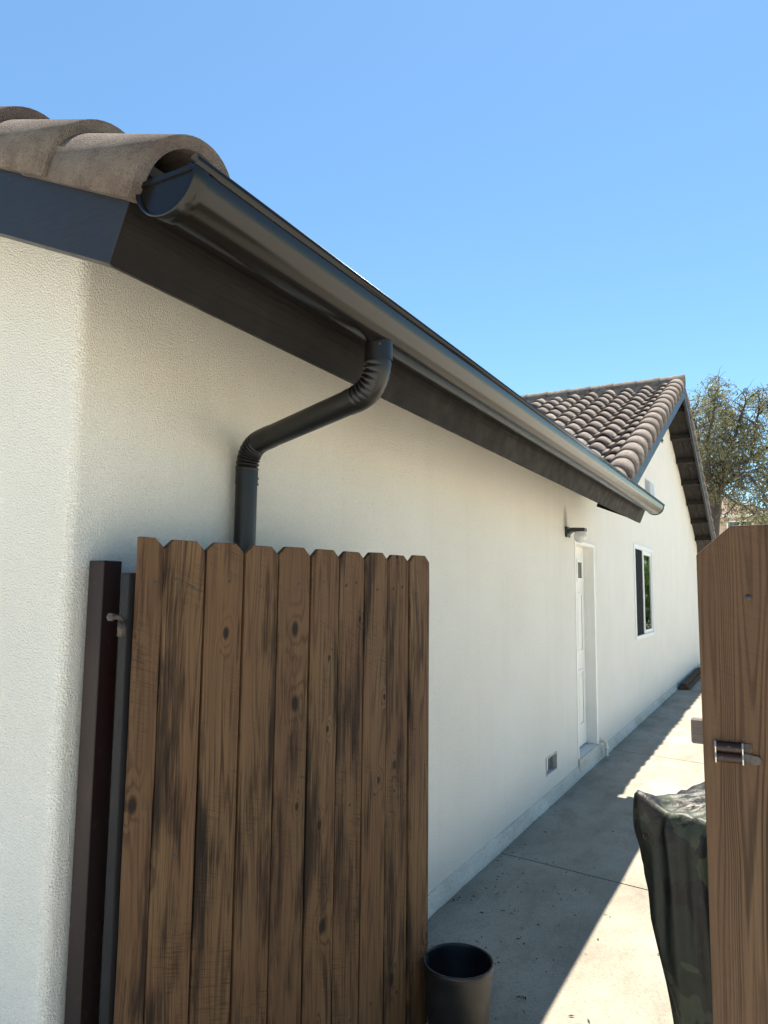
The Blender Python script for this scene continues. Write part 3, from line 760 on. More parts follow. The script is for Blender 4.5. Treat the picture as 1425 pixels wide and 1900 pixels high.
# rolled bead along the front lip: an open curl
bd = B(); br = 0.0105; bc = (GX + GR - 0.001, GZ + 0.010); pts2 = []
for i in range(17):
    a = -pi * 0.55 + 2 * pi * 0.93 * i / 16; pts2.append((bc[0] + br * cos(a), bc[1] + br * sin(a)))
for i in range(16):
    (xa, za), (xb, zb) = pts2[i], pts2[i + 1]
    bd.add([(xa, GY0 - .004, za), (xb, GY0 - .004, zb), (xb, GY1, zb), (xa, GY1, za)], [(0, 1, 2, 3)], True)
bdo = bd.obj('rolled_bead', M['gutter'], gut, recalc=True, weld=True)
sol = bdo.modifiers.new('thickness', 'SOLIDIFY'); sol.thickness = 0.0012
for ye, sgn in ((GY0, 1), (GY1, -1)):
    cp = B(); rim = []
    for i in range(NS + 1):
        a = pi * i / NS; rim.append((cos(a), sin(a)))
    def ringpt(R, y): return [(GX - R * c0, y, GZ - R * s0) for c0, s0 in rim]
    rings = [ringpt(GR + .0035, ye + sgn * .030), ringpt(GR + .0035, ye - sgn * .003), ringpt(GR - .001, ye - sgn * .005), ringpt(GR - .004, ye + sgn * .004)]
    vv = [p for r_ in rings for p in r_]; mm_ = NS + 1; ff = []
    for r_ in range(3):
        for i in range(NS): ff.append((r_ * mm_ + i, r_ * mm_ + i + 1, (r_ + 1) * mm_ + i + 1, (r_ + 1) * mm_ + i))
    cp.add(vv, ff, True)
    b0 = len(cp.v); face = ringpt(GR - .004, ye + sgn * .004)
    cp.add(face, [tuple(range(mm_))])
    # folded lip on top of the cap
    cp.box(GX - GR + .004, GX + GR - .006, min(ye, ye + sgn * .006), max(ye, ye + sgn * .006), GZ - .004, GZ + .006)
    cp.obj('end_cap', M['gutter'], gut, recalc=True)
for k in range(6):     # hidden hangers crossing the trough
    y = 1.3 + k * 0.98
    B().box(GX - GR + .004, GX + GR - .004, y, y + .022, GZ + .006, GZ + .009).obj('hanger', M['galv'], gut)

# ------------------------------------------------------------------ downspout
ds = empty('downspout', 'dark round downspout with two ribbed elbows coming off the gutter to the wall', 'downspout')
T = Vector((0.6585, 1.655, 2.300)); Bt = Vector((0.047, 1.838, 2.085))
c1 = Vector((0.6585, 1.655, 2.165)); c2 = Vector((0.047, 1.838, 2.098 - .085))
c1 = Vector((0.6560, 1.652, 2.142)); c2 = Vector((0.047, 1.838, 2.072))
DR = 0.0365
def arc(a, c, b, r_in, nseg):
    """fillet at corner c between a->c and c->b with tangent length r_in"""
    d1 = (a - c).normalized(); d2 = (b - c).normalized()
    s0 = c + d1 * r_in; s1 = c + d2 * r_in; out = []
    for i in range(nseg + 1):
        t = i / nseg; out.append((1 - t) ** 2 * s0 + 2 * t * (1 - t) * c + t * t * s1)
    return out
def elbow(name, a, c, b, l1, l2, tl, tight):
    pts = arc(a, c, b, tl, 144); d1 = (a - c).normalized(); d2 = (b - c).normalized()
    inner_dir = (d1 + d2).normalized()
    full = [pts[0] + d1 * l1, pts[0] + d1 * 0.004] + pts + [pts[-1] + d2 * 0.004, pts[-1] + d2 * l2]
    n0 = len(full)
    bb = B()
    tang = [(full[min(i + 1, n0 - 1)] - full[max(i - 1, 0)]).normalized() for i in range(n0)]
    ref = d1.cross(d2).normalized(); vv = []; seg = 36
    for i, p in enumerate(full):
        side = tang[i].cross(ref).normalized()
        if side.dot(inner_dir) < 0: side = -side
        u = (i - 2) / 144.0
        for k in range(seg):
            a_ = 2 * pi * k / seg; ci = cos(a_)
            r = DR + 0.0012
            if 0.03 < u < 0.97:
                w = min(1.0, max(0.0, 0.90 + ci) / 1.0)
                saw = abs(sin(pi * (u * 9.0))) ** 0.6
                r -= (0.0068 * (1 - saw) - 0.0016 * saw) * w
            vv.append(p + side * (r * ci) + ref * (r * sin(a_)))
    ff = []
    for i in range(n0 - 1):
        for k in range(seg):
            k2 = (k + 1) % seg; ff.append((i * seg + k, i * seg + k2, (i + 1) * seg + k2, (i + 1) * seg + k))
    bb.add(vv, ff, True)
    o = bb.obj(name, M['downspout'], ds)
    return o, full
_, e1 = elbow('elbow', T, c1, c2, 0.060, 0.030, 0.085, True)
_, e2 = elbow('elbow', c1, c2, c2 - Vector((0, 0, 1)), 0.055, 0.045, 0.085, True)
B().tube([e1[-1] - (e2[0] - e1[-1]).normalized() * .02, e2[0] + (e2[0] - e1[-1]).normalized() * .02], DR - .0002, 36, False).obj('pipe', M['downspout'], ds)
B().tube([e2[-1] + Vector((0, 0, .02)), Vector((e2[-1].x, e2[-1].y, 0.06))], DR - .0002, 36, False).obj('pipe', M['downspout'], ds)
B().tube([Vector((T.x, T.y, 2.302)), Vector((T.x, T.y, 2.225))], DR + .0022, 36, False).obj('outlet', M['downspout'], ds)
def screw(p, d, parent, r=0.0042, mat='black_metal', name='screw'):
    d = Vector(d).normalized(); p = Vector(p)
    b = B().tube([p - d * .003, p + d * .0015, p + d * .003], [r, r, r * .55], 10, True, False)
    return b.obj(name, M[mat], parent)
screw(Vector((T.x + .022, T.y - .034, 2.262)), (.5, -.85, 0), ds)
dmid = (e2[0] - e1[-1]).normalized()
upn = (Vector((0, 0, 1)) - dmid * dmid.z).normalized()
screw(e1[-1] + dmid * -.012 + upn * (DR + .001), upn, ds); screw(e2[0] + dmid * .010 + upn * (DR + .001), upn, ds)
sd = Vector((0.75, 0.66, 0)).normalized()
screw(e2[-1] + Vector((0, 0, .022)) + sd * (DR + .001), sd, ds); screw(e2[-1] + Vector((0, 0, .002)) + sd * (DR + .001), sd, ds)
for z in (0.5, 1.62):
    B().tube([Vector((e2[-1].x, e2[-1].y, z)), Vector((e2[-1].x, e2[-1].y, z + .025))], DR + .0015, 32, False).obj('strap', M['downspout'], ds)

# ------------------------------------------------------------------ wall lamp
lamp = empty('wall_lamp', 'small black outdoor wall lamp with frosted round globe above the white door', 'lamp', (0, 6.10, 2.10))
B().box(0.001, 0.022, -0.055, 0.055, -0.045, 0.045).obj('backplate', M['black_metal'], lamp, bevel=0.006, seg=2)
cb = B(); cb.prism([(0.022, 0.020), (0.022, -0.02), (0.05, 0.0), (0.165, 0.0), (0.168, 0.030), (0.05, 0.036)], 'y', -0.045, 0.045)
cb.obj('bracket', M['black_metal'], lamp, bevel=0.006, seg=2)
gb = B(); pf = [(0.040, 0.0)] + [(0.053 * sin(a * pi / 14), -0.044 + 0.053 * cos(a * pi / 14)) for a in range(4, 15)]
gb.lathe(pf, 24); gb.obj('globe', M['globe'], lamp, loc=(0.118, 0, 0.002))

# metal vent hood on the gable wall
hood = empty('vent_hood', 'small grey metal vent hood fixed to the white gable wall above the gutter end', 'vent', (0.0, 10.52, 2.98))
hb = B(); hb.prism([(0.002, 0.16), (0.055, 0.15), (0.075, -0.16), (0.002, -0.16)], 'y', -0.19, 0.19)
hb.obj('cover', M['galv'], hood, bevel=0.004, seg=1)
B().box(0.001, 0.006, -0.215, 0.215, -0.185, 0.185).obj('flange', M['galv'], hood)

# white drain pipe beside the door
dp = empty('drain_pipe', 'short curved off-white drain pipe coming out of the wall beside the door', 'pipe', (0.0, 7.22, 0.0))
B().tube([(-0.01, 0, 0.16), (0.03, 0, 0.158), (0.05, 0, 0.145), (0.058, 0, 0.12), (0.058, 0, 0.02)], 0.017, 14, False).obj('pipe', M['pvc'], dp)
B().tube([(0.058, 0, 0.075), (0.058, 0, 0.10)], 0.021, 14, True).obj('coupling', M['pvc'], dp)
B().tube([(0.0, 0, 0.16), (0.008, 0, 0.16)], 0.028, 14, True).obj('flange', M['pvc'], dp)

# ------------------------------------------------------------------ gate: ten dog-eared pickets on a steel frame
GA = Vector((0.19, 1.256, 0)); GBp = Vector((0.4245, 2.444, 0))
ang = atan2(GBp.y - GA.y, GBp.x - GA.x)
gate = empty('wooden_gate', 'brown stained dog-eared picket gate standing open against the white wall', 'gate', GA, ang)
# local x along the gate, local -y towards the camera, z up
edges = [-0.003, 0.0705, 0.2003, 0.3320, 0.4600, 0.5915, 0.7195, 0.8440, 0.9668, 1.0895, 1.2120]
GT, GBOT = 1.722, 0.07
rp = random.Random(21)
def picket_mesh(w, h, t, ear, left=True, right=True, seed=0, nz=26):
    """dog-eared board, origin at bottom centre, front at y=-t; slightly wavy edges"""
    b = B(); r_ = random.Random(seed); hw = w / 2
    def ex(z, s): return s * hw + 0.0016 * noise.noise(Vector((z * 5.0, s * 3.0, seed * 7.7)))
    L_, R_ = [], []
    zl = h - ear * 1.0
    for i in range(nz + 1):
        z = zl * i / nz; L_.append((ex(z, -1), z)); R_.append((ex(z, 1), z))
    if left: topL = [(-hw + ear * 1.12, h + r_.uniform(-.001, .001))]
    else: topL = [(ex(h, -1), h)]
    topR = [(hw - ear * 1.12, h + r_.uniform(-.001, .001))] if right else [(ex(h, 1), h)]
    n_ = nz + 1
    vv = []
    for y in (-t, 0.0):
        vv += [(x, y, z) for x, z in L_] + [(x, y, z) for x, z in R_] + [(topL[0][0], y, topL[0][1]), (topR[0][0], y, topR[0][1])]
    K = 2 * n_ + 2; ff = []
    for i in range(nz):
        ff.append((i, n_ + i, n_ + i + 1, i + 1)); ff.append((K + i + 1, K + n_ + i + 1, K + n_ + i, K + i))
        ff.append((i, i + 1, K + i + 1, K + i)); ff.append((n_ + i + 1, n_ + i, K + n_ + i, K + n_ + i + 1))
    a, c_, tl, tr_ = nz, n_ + nz, 2 * n_, 2 * n_ + 1
    ff.append((a, c_, tr_, tl)); ff.append((K + tl, K + tr_, K + c_, K + a))
    ff.append((a, tl, K + tl, K + a)); ff.append((tl, tr_, K + tr_, K + tl)); ff.append((tr_, c_, K + c_, K + tr_))
    ff.append((n_, 0, K, K + n_))
    b.add(vv, ff)
    return b.mesh('picket', bevel=0.0022, seg=2)
for i in range(10):
    w = edges[i + 1] - edges[i] - rp.uniform(0.0045, 0.0075)
    h = GT - GBOT + rp.uniform(-0.0025, 0.0025)
    me = picket_mesh(w, h, 0.017 + rp.uniform(-.0015, .0015), 0.024, i > 0, True, seed=i + 1)
    o = link('picket', me, M['picket'], gate, loc=((edges[i] + edges[i + 1]) / 2 + rp.uniform(-.0006, .0006), rp.uniform(-.0012, .0012), GBOT))
    o.rotation_euler = (0, rp.uniform(-.0015, .0015), 0)
    for zz in (1.608, 0.91, 0.25):
        if i == 0 and zz == 0.91: continue
        xs = ((edges[i] + edges[i + 1]) / 2 + rp.uniform(-.02, .02), ) if w < .1 or rp.random() < .75 else ((edges[i] * .7 + edges[i + 1] * .3), (edges[i] * .3 + edges[i + 1] * .7))
        for x in xs:
            b = B().tube([(0, 0.003, 0), (0, -0.0005, 0), (0, -0.0012, 0)], [0.0048, 0.0048, 0.0022], 10, True, False)
            so = b.obj('screw', M['black_metal' if rp.random() < .75 else 'rusty'], gate, loc=(x, -0.0185, zz + rp.uniform(-.012, .012)))
ff_ = B(); s4 = 0.038
ff_.box(-0.013, 0.025, 0.004, 0.004 + s4, 0.09, 1.632)
ff_.box(1.16, 1.198, 0.004, 0.004 + s4, 0.09, 1.632)
for z in (0.20, 0.88, 1.585): ff_.box(0.025, 1.16, 0.005, 0.003 + s4, z, z + s4)
ff_.obj('steel_frame', M['steel'], gate, bevel=0.003, seg=2)
# hinge: bent pin through a welded barrel
hg = B().tube([(-0.022, 0.010, 1.475), (-0.022, 0.010, 1.512)], 0.011, 14, True)
hgo = hg.obj('hinge', M['rusty'], gate)
pz = 1.518
B().tube([(-0.022, 0.010, 1.478), (-0.022, 0.010, 1.512), (-0.029, 0.008, 1.520), (-0.040, 0.002, 1.524), (-0.060, -0.006, 1.524)], [0.0065, .0065, .0068, .0068, .0068], 12, True).obj('hinge_pin', M['rusty'], hgo)
B().tube([(-0.058, -0.0055, 1.524), (-0.066, -0.0085, 1.524)], 0.0105, 6, True, False).obj('nut', M['rusty'], hgo)

post = B(); post.box(0.030, 0.088, 1.245, 1.303, -0.02, 1.664)
po = post.obj('gate_post', M['post'], None, bevel=0.004, seg=3)
tag(po, 'square dark brown metal gate post standing between the wall corner and the wooden gate', 'post')

# ------------------------------------------------------------------ right-hand fence: tall boards close to the camera
fence = empty('fence_panel', 'tall brown dog-eared fence board with a latch, close up at the right edge', 'fence', (1.5125, 1.0, 0.0), radians(2.0))
for i in range(3):
    me = picket_mesh(0.143, 1.683 - 0.05, 0.018, 0.036 if True else 0, True, True, seed=40 + i)
    link('board', me, M['plank'], fence, loc=(0.0715 + i * 0.149, 0.0, 0.05))
def fscrew(x, z, r=0.0045):
    B().tube([(0, 0.003, 0), (0, -0.0006, 0), (0, -0.002, 0)], [r, r, r * .4], 12, True, False).obj('screw', M['black_metal'], fence, loc=(x, -0.0188, z))
fscrew(0.057, 1.594, 0.0034); fscrew(0.064, 1.116, 0.003)
fscrew(0.21, 1.60); fscrew(0.36, 1.60)
for z in (1.390, 0.35):
    B().box(-0.022 if z > 1 else 0.01, 0.44, 0.10, 0.115, z, z + .034).obj('rail', M['rail'], fence, bevel=0.002, seg=1)
    B().box(0.02, 0.44, 0.001, 0.099, z - .02, z + .05).obj('rail', M['rail'], fence, bevel=0.003, seg=1)
# latch: rolled brown keeper with worn edges and a strike plate
n = N('latch_paint'); q = n.obj
v = n.noise(q, 160.0, 3.0, 0.6)
latch_m = n.done(n.mix(n.rng(v, 0.62, 0.72), (0.022, 0.010, 0.007), (0.12, 0.09, 0.07)), 0.36, n.bump(v, 0.1, 0.001), spec=0.3)
n = N('worn_steel'); worn = n.done((0.42, 0.39, 0.37), 0.3, metal=1.0)
la = empty('latch', None, None); la.parent = fence; la.location = (0.0115, -0.018, 1.394); la.scale = (0.86, 0.86, 0.86)
def halfroll(x0, x1, zc, r, mat, name, par, yoff=0.0, seg=10):
    b = B(); vv = []
    for x in (x0, x1):
        for i in range(seg + 1):
            a = -pi / 2 + pi * i / seg; vv.append((x, yoff - r * cos(a), zc + r * sin(a)))
    m_ = seg + 1
    b.add(vv, [(i, i + 1, m_ + i + 1, m_ + i) for i in range(seg)], True)
    b.add([vv[i] for i in range(m_)], [tuple(range(m_))]); b.add([vv[m_ + i] for i in range(m_)], [tuple(range(m_ - 1, -1, -1))])
    return b.obj(name, mat, par)
halfroll(0.004, 0.037, 0.0215, 0.0075, latch_m, 'upper_roll', la, -0.0015)
halfroll(0.004, 0.037, 0.0080, 0.0075, latch_m, 'lower_roll', la, -0.0015)
for x in (0.002, 0.0365):
    b = B().prism([(-0.009, 0.0), (-0.0105, 0.008), (-0.0085, 0.0145), (-0.0105, 0.022), (-0.008, 0.030), (0.0, 0.031), (0.0, -0.001)], 'x', x, x + .0022)
    b.obj('end_plate', worn, la, bevel=0.0005, seg=1)
b = B(); pr_ = [(0.038, 0.001), (0.054, 0.001)] + [(0.054 + 0.0065 * sin(a * pi / 8), 0.0075 - 0.0065 * cos(a * pi / 8)) for a in range(1, 8)] + [(0.054, 0.014), (0.038, 0.016)]
b.prism(pr_, 'y', -0.004, 0.0); b.obj('strike_plate', M['rusty'], la, bevel=0.0008, seg=1)
B().box(0.004, 0.050, -0.0012, 0.0, 0.0, 0.029).obj('backing', M['rusty'], la, bevel=0.0005, seg=1)

# ------------------------------------------------------------------ nursery pot
pot = empty('nursery_pot', 'empty black plastic nursery pot on the path beside the gate', 'pot', (0.553, 2.455, gz(0.553) + 0.0))
PH = 0.318
bp = B()
bp.lathe([(0.0, 0.004), (0.095, 0.004), (0.099, 0.010), (0.118, PH - .030), (0.1195, PH - .028), (0.1205, PH - .006)], 48)
bp.lathe([(0.0, 0.012), (0.092, 0.012), (0.1155, PH - .030), (0.1170, PH - .010)], 48)
bp.obj('body', M['pot'], pot)
rm = B(); rp_ = [(0.1170, PH - .012), (0.1172, PH - .002), (0.1190, PH), (0.1235, PH), (0.1250, PH - .002), (0.1250, PH - .012), (0.1240, PH - .014), (0.1195, PH - .013)]
rm.lathe(rp_ + [rp_[0]], 56); rm.obj('rim', M['pot'], pot)
for k in range(4):
    a = k * pi / 2 - 0.5
    B().box(-.010, .010, -.003, .001, .010, .03).obj('drain_slot', M['under'], pot, loc=(0.103 * cos(a), 0.103 * sin(a), 0), rot=(0, 0, a + pi / 2))

# ------------------------------------------------------------------ camouflage tarp over something by the fence
TC = Vector((1.600, 2.33, 0)); TA, TB = 0.405, 0.36
tp = B(); NU, NV = 260, 130
def ridged(p): return 1.0 - 2.0 * abs(noise.noise(p))
def tarp_pt(u, v):
    """u round the shape, v from ground (0) over the shoulder (0.72) to the crown (1)"""
    a = 2 * pi * u; ca_, sa_ = cos(a), sin(a)
    e = 2 / 3.4
    sx = abs(ca_) ** e * (1 if ca_ > 0 else -1); sy = abs(sa_) ** e * (1 if sa_ > 0 else -1)
    zt_ = 1.03
    if v < 0.72:
        t = v / 0.72; z = zt_ * t
        k = 0.74 + 0.27 * min(1, t / 0.95) ** 1.1
        if t > 0.93: k *= 1 - 6.0 * (t - 0.93) ** 2
        fold = (1 - t) * 0.05 + 0.020
        f_ = noise.noise(Vector((ca_ * 2.6, sa_ * 2.6, z * 0.9))) * fold + ridged(Vector((ca_ * 5.0 + 5, sa_ * 5.0, z * 1.5))) * fold * 0.55
        f_ += ridged(Vector((ca_ * 8 + z * 1.2, sa_ * 8 + 3, z * 1.6))) * 0.007 + noise.noise(Vector((ca_ * 16, sa_ * 16 + 3, z * 5))) * 0.003
        k += f_ / 0.38
    else:
        t = (v - 0.72) / 0.28; k = (1 - t) * 0.985
        z = zt_ + 0.012 * sin(t * pi / 2) + 0.17 * t ** 1.2 + 0.10 * (1 - k) * sy * k
        z += 0.018 * noise.noise(Vector((sx * k * 5, sy * k * 5, 2.0))) + 0.014 * ridged(Vector((sx * k * 7, sy * k * 7, 7.0))) + 0.006 * noise.noise(Vector((sx * k * 22, sy * k * 22, 7.0)))
        z += 0.07 * k * max(0, sy)            # the back stands higher
        f0 = noise.noise(Vector((ca_ * 2.6, sa_ * 2.6, zt_ * 0.9))) * 0.02 + ridged(Vector((ca_ * 5.0 + 5, sa_ * 5.0, zt_ * 1.5))) * 0.011 + ridged(Vector((ca_ * 8 + zt_ * 1.2, sa_ * 8 + 3, zt_ * 1.6))) * 0.007 + noise.noise(Vector((ca_ * 16, sa_ * 16 + 3, zt_ * 5))) * 0.003
        k *= (1 + f0 / 0.38)
    x, y = TC.x + TA * sx * k, TC.y + TB * sy * k
    if x < TC.x:                              # the far side leans away from the path
        x += 0.62 * max(0.0, y - 2.02) * min(1.0, (TC.x - x) / 0.25) * min(1.0, z / 0.6)
    # gathered corner sticking out towards the path
    d = sqrt((x - 1.26) ** 2 + (y - 2.03) ** 2 + ((z - 1.03) * 1.1) ** 2)
    w = max(0.0, 1 - d / 0.10)
    x -= 0.022 * w; y -= 0.015 * w; z += 0.055 * w * w
    return (x, y, max(z, gz(x) + 0.004))
rows = [[tarp_pt(i / NU, j / NV) for i in range(NU)] for j in range(NV + 1)]
vv = [p for r_ in rows for p in r_]; ff = []
for j in range(NV):
    for i in range(NU):
        i2 = (i + 1) % NU; ff.append((j * NU + i, j * NU + i2, (j + 1) * NU + i2, (j + 1) * NU + i))
tp.add(vv, ff, True)
tarp = empty('tarp_cover', 'camouflage tarp draped over a bulky object beside the path and the right-hand fence', 'tarp')
tp.obj('sheet', M['tarp'], tarp, recalc=True, weld=True)
gp_ = min((Vector(p) for p in vv), key=lambda p: (p - Vector((1.27, 1.99, 0.965))).length)
gm = B()
gm.tube([(gp_.x - 0.004 + 0.004 * cos(a * pi / 8), gp_.y - 0.003, gp_.z + 0.006 * sin(a * pi / 8)) for a in range(17)], 0.0013, 6, False)
gm.obj('grommet', M['rusty'], tarp)

# ------------------------------------------------------------------ lumber lying by the far wall
LB = [(0.030, 0.115, 0.0, 'bottom board of the dark lumber pile, against the far wall'), (0.120, 0.205, 0.0, 'bottom board of the dark lumber pile, on the path side'),
      (0.065, 0.150, 0.043, 'top board of the dark lumber pile by the far wall')]
for i, (xa, xb, dz, lab) in enumerate(LB):
    w = xb - xa
    b = B().box(-w / 2, w / 2, 0, 3.0, 0.0, 0.040)
    o = b.obj('lumber_board', M['lumber'], None, bevel=0.003, seg=1, loc=((xa + xb) / 2, 12.78 + 0.05 * i, gz(0.1) + 0.006 + dz), rot=(0, 0, radians((-0.4, 0.3, 0.5)[i])))
    tag(o, lab, 'lumber', 'boards lying along the far wall')

# ------------------------------------------------------------------ litter on the path
lt = B(); rl = random.Random(5)
def bit(x, y, l, w, a):
    z = gz(x) + 0.0035; c_, s_ = cos(a), sin(a)
    lt.add([(x - c_ * l, y - s_ * l, z), (x + s_ * w, y - c_ * w, z + .002), (x + c_ * l, y + s_ * l, z + .001), (x - s_ * w, y + c_ * w, z + .0035)], [(0, 1, 2, 3)])
for k in range(190):
    x = abs(rl.gauss(0.25, 0.3)) + .04; y = rl.uniform(2.3, 4.4) if k < 120 else rl.uniform(2.3, 13)
    if x > 1.1: continue
    bit(x, y, rl.uniform(.004, .018), rl.uniform(.0012, .005), rl.uniform(0, pi))
for k in range(40):
    bit(rl.uniform(.03, .06), rl.uniform(3.2, 12), rl.uniform(.003, .010), rl.uniform(.002, .005), rl.uniform(0, pi))
lo_ = lt.obj('leaf_litter', M['litter'], recalc=False)
tag(lo_, 'dry leaf bits and twigs scattered over the shaded path', 'litter', kind='stuff')

# ------------------------------------------------------------------ trees, shrubs and the neighbour's house
def leaf_mesh(name, pts, size, rnd, droop=0.0, aspect=0.3):
    vv, ff = [], []
    for p in pts:
        d = Vector((rnd.gauss(0, 1), rnd.gauss(0, 1), rnd.gauss(0, 1) - droop)).normalized()
        s = d.cross(Vector((rnd.gauss(0, 1), rnd.gauss(0, 1), rnd.gauss(0, 1)))).normalized()
        l = size * rnd.uniform(.6, 1.3); w = l * aspect
        b = len(vv); p = Vector(p)
        nrm = d.cross(s) * (l * .12)
        vv += [p, p + d * l * .5 + s * w + nrm, p + d * l, p + d * l * .5 - s * w + nrm]
        ff.append((b, b + 1, b + 2, b + 3))
    me = bpy.data.meshes.new(name); me.from_pydata([tuple(v) for v in vv], [], ff); me.update()
    return me

def tree(name, label, base, limbs, seed, leaf=0.13, dens=1.0, twig=1.0):
    """limbs: list of (points, r0, r1, leafy) relative to base; twigs and drooping leaf sprays grow on the leafy ones"""
    rnd = random.Random(seed); root = empty(name, label, 'tree', base, 0)
    tr_ = B(); leaves = []
    def smooth(pts, n_):
        P = [Vector(p) for p in pts]; P = [P[0] * 2 - P[1]] + P + [P[-1] * 2 - P[-2]]; out = []
        for i in range(1, len(P) - 2):
            for k in range(n_):
                t = k / n_
                out.append(0.5 * ((2 * P[i]) + (P[i + 1] - P[i - 1]) * t + (2 * P[i - 1] - 5 * P[i] + 4 * P[i + 1] - P[i + 2]) * t * t + (3 * P[i] - P[i - 1] - 3 * P[i + 1] + P[i + 2]) * t ** 3))
        return out + [P[-2]]
    def spray(c, amt):
        if rnd.random() > 0.19: return
        n_ = max(1, int(rnd.uniform(5, 12) * amt * dens))
        d = Vector((rnd.gauss(0, .5), rnd.gauss(0, .5), -1)).normalized(); ln = rnd.uniform(.25, .75)
        for k in range(n_):
            leaves.append(c + d * (ln * rnd.random()) + Vector((rnd.gauss(0, .06), rnd.gauss(0, .06), rnd.gauss(0, .05))))
    def twigs(p, d, r, ln, lev):
        pts = [p.copy()]; q = p.copy(); dd = d.copy(); nst = 5
        for i in range(nst):
            dd = (dd + Vector((rnd.gauss(0, .22), rnd.gauss(0, .22), rnd.gauss(0, .16) - .05 * lev))).normalized()
            q = q + dd * (ln / nst); pts.append(q.copy())
            if lev < 2 and i >= 1 and rnd.random() < .8:
                ax = Vector((rnd.gauss(0, 1), rnd.gauss(0, 1), rnd.gauss(0, .8))).normalized()
                twigs(q, (dd * .7 + ax).normalized(), r * .6, ln * rnd.uniform(.45, .75), lev + 1)
            if lev >= 1 or i >= 3:
                for k in range(2): spray(q + Vector((rnd.gauss(0, .08), rnd.gauss(0, .08), rnd.gauss(0, .05))), 1.0)
        tr_.tube(pts, [r * (1 - .75 * i / nst) for i in range(nst + 1)], 5, False)
    for pts, r0, r1, leafy in limbs:
        P = smooth(pts, 7); m_ = len(P)
        P = [p + Vector((noise.noise(p * 1.3), noise.noise(p * 1.3 + Vector((9, 0, 0))), 0)) * .05 for p in P]
        tr_.tube(P, [r0 + (r1 - r0) * i / (m_ - 1) for i in range(m_)], 8, False)
        if leafy:
            for i in range(2, m_):
                if rnd.random() < leafy:
                    d = (P[i] - P[i - 1]).normalized(); ax = Vector((rnd.gauss(0, 1), rnd.gauss(0, 1), rnd.gauss(.25, .6))).normalized()
                    twigs(P[i], (d * .5 + ax).normalized(), .028, rnd.uniform(.7, 1.5) * twig, 0)
            twigs(P[-1], (P[-1] - P[-3]).normalized(), r1, 1.2 * twig, 0)
    tr_.obj('trunk', M['bark'], root, recalc=False)
    link('crown', leaf_mesh('crown', leaves, leaf, rnd, 1.4, 0.17), M['leaf_tree'], root)
    print(name, len(leaves))
    return root
_f = lambda px, py, dy=0.0: (-.32 + (px - 1330) * .0182 + .95, dy, 4.95 + (925 - py) * .0202 + .16)
tree('eucalyptus_tree', 'open-crowned grey-green tree with dark forked trunk rising beyond the gable', (-0.95, 28.0, -0.16), [
    ([(0.0, 0, 0), (0.12, 0, 1.9), _f(1320, 985), _f(1326, 950), _f(1330, 925)], .26, .17, 0),
    ([_f(1330, 930), _f(1322, 900, .1), _f(1308, 850, .5), _f(1296, 800, .9), _f(1286, 750, 1.0)], .12, .035, .9),
    ([_f(1331, 925), _f(1340, 885), _f(1352, 850, -.2), _f(1372, 810, -.4), _f(1388, 765, -.5)], .12, .035, .9),
    ([_f(1338, 893), _f(1360, 868, .3), _f(1392, 850, .6), _f(1425, 832, .8), _f(1465, 815, 1.0), _f(1500, 795, 1.2)], .09, .035, .85),
    ([_f(1334, 910), _f(1358, 893, -.4), _f(1382, 890, -.8), _f(1400, 908, -1.1), _f(1422, 945, -1.3)], .08, .03, .8),
    ([_f(1327, 915), _f(1320, 870, -.5), _f(1322, 830, -.9), _f(1334, 790, -1.2), _f(1338, 760, -1.3)], .08, .03, .9),
    ([_f(1352, 850), _f(1350, 815, .6), _f(1345, 785, 1.0), _f(1340, 755, 1.3)], .06, .03, .8),
    ([_f(1392, 850, .6), _f(1402, 815, .2), _f(1408, 780, 0), _f(1415, 760, 0)], .05, .025, .9),
    ([_f(1425, 832, .8), _f(1440, 870, .4), _f(1438, 905, .2), _f(1432, 930, .1)], .05, .025, .8),
    ([_f(1308, 850, .5), _f(1290, 880, 0), _f(1285, 915, -.2)], .05, .025, .8),
    ([_f(1334, 910), _f(1362, 930, .8), _f(1385, 940, 1.2), _f(1400, 965, 1.4)], .05, .025, .8),
], 7, 0.135, 0.40, 0.66)

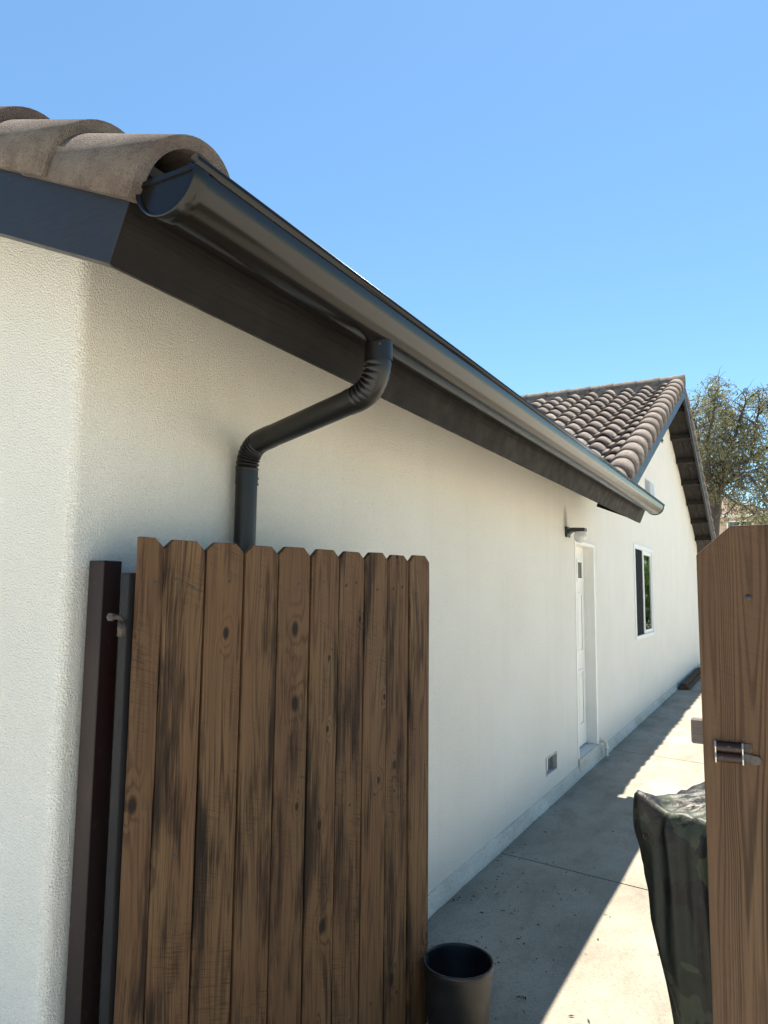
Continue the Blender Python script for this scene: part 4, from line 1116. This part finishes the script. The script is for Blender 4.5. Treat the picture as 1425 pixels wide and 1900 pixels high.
def shrub(label, base, rx, rz, nleaf, seed, leaf=0.09, cat='shrub', group='shrubs beyond the path'):
    rnd = random.Random(seed); root = empty('leafy_shrub', label, cat, base, 0, group)
    pts = []
    cl = [(Vector((rnd.gauss(0, .45) * rx, rnd.gauss(0, .45) * rx, rnd.uniform(.12, .9) * rz)), rnd.uniform(.25, .5) * rx) for _ in range(26)]
    for k in range(nleaf):
        c, r = cl[rnd.randrange(len(cl))]
        d = Vector((rnd.gauss(0, 1), rnd.gauss(0, 1), rnd.gauss(0, 1))).normalized() * r * rnd.uniform(.55, 1.0)
        p = c + d; p.z = max(p.z, .03); pts.append(p)
    link('foliage', leaf_mesh('foliage', pts, leaf, rnd, .2, .42), M['leaf_shrub'], root)
    b = B()
    for k in range(7):
        c, r = cl[k]; b.tube([(c.x * .1, c.y * .1, 0), (c.x * .5, c.y * .5, c.z * .55), tuple(c)], [rx * .035, rx * .025, rx * .008], 6, False)
    b.obj('stem', M['bark'], root, recalc=False)
    return root
shrub('tall bright green shrub showing just beyond the top right of the fence board', (1.62, 24.5, -.16), 0.75, 4.6, 9000, 3, .11)
shrub('round green shrub at the far end of the path, mirrored in the window', (2.5, 21.0, -.16), 1.2, 3.0, 9000, 5, .10)
shrub('broad green shrub past the end of the house, mirrored in the window', (0.9, 20.2, -.16), 0.85, 2.6, 8000, 6, .10)

nh = empty('neighbour_house', 'beige plastered house with red-brown tile roof half hidden behind the tree', 'house', (0.0, 45.0, -0.16))
W_ = B(); W_.box(-6.5, 1.05, 0.0, 9.0, 0.0, 6.15); W_.obj('wall', M['nwall'], nh)
R_ = B()
R_.add([(-7.1, -.6, 6.1), (1.6, -.6, 6.1), (1.6, 9.6, 6.1), (-7.1, 9.6, 6.1), (-2.75, 4.0, 8.2), (-2.75, 5.0, 8.2)], [(0, 1, 4), (1, 2, 5, 4), (2, 3, 5), (3, 0, 4, 5), (3, 2, 1, 0)])
R_.obj('roof', M['nroof'], nh, recalc=True)
B().box(-7.15, 1.65, -.66, -.60, 5.98, 6.14).obj('eave_board', M['white_paint'], nh)
for (xa, xb, za, zb) in ((-0.95, 0.25, 4.6, 5.75), (-3.6, -2.4, 4.6, 5.75), (-0.95, 0.25, 1.2, 2.6), (-3.6, -2.4, 1.2, 2.6)):
    wf = B(); wf.box(xa - .08, xb + .08, -.05, -.002, za - .08, za); wf.box(xa - .08, xb + .08, -.05, -.002, zb, zb + .08)
    wf.box(xa - .08, xa, -.05, -.002, za, zb); wf.box(xb, xb + .08, -.05, -.002, za, zb); wf.box((xa + xb) / 2 - .03, (xa + xb) / 2 + .03, -.05, -.002, za, zb)
    wo_ = wf.obj('window', M['vinyl'], nh)
    B().box(xa, xb, -.03, -.02, za, zb).obj('pane', M['glass'], wo_)

print('objects', len(bpy.data.objects))
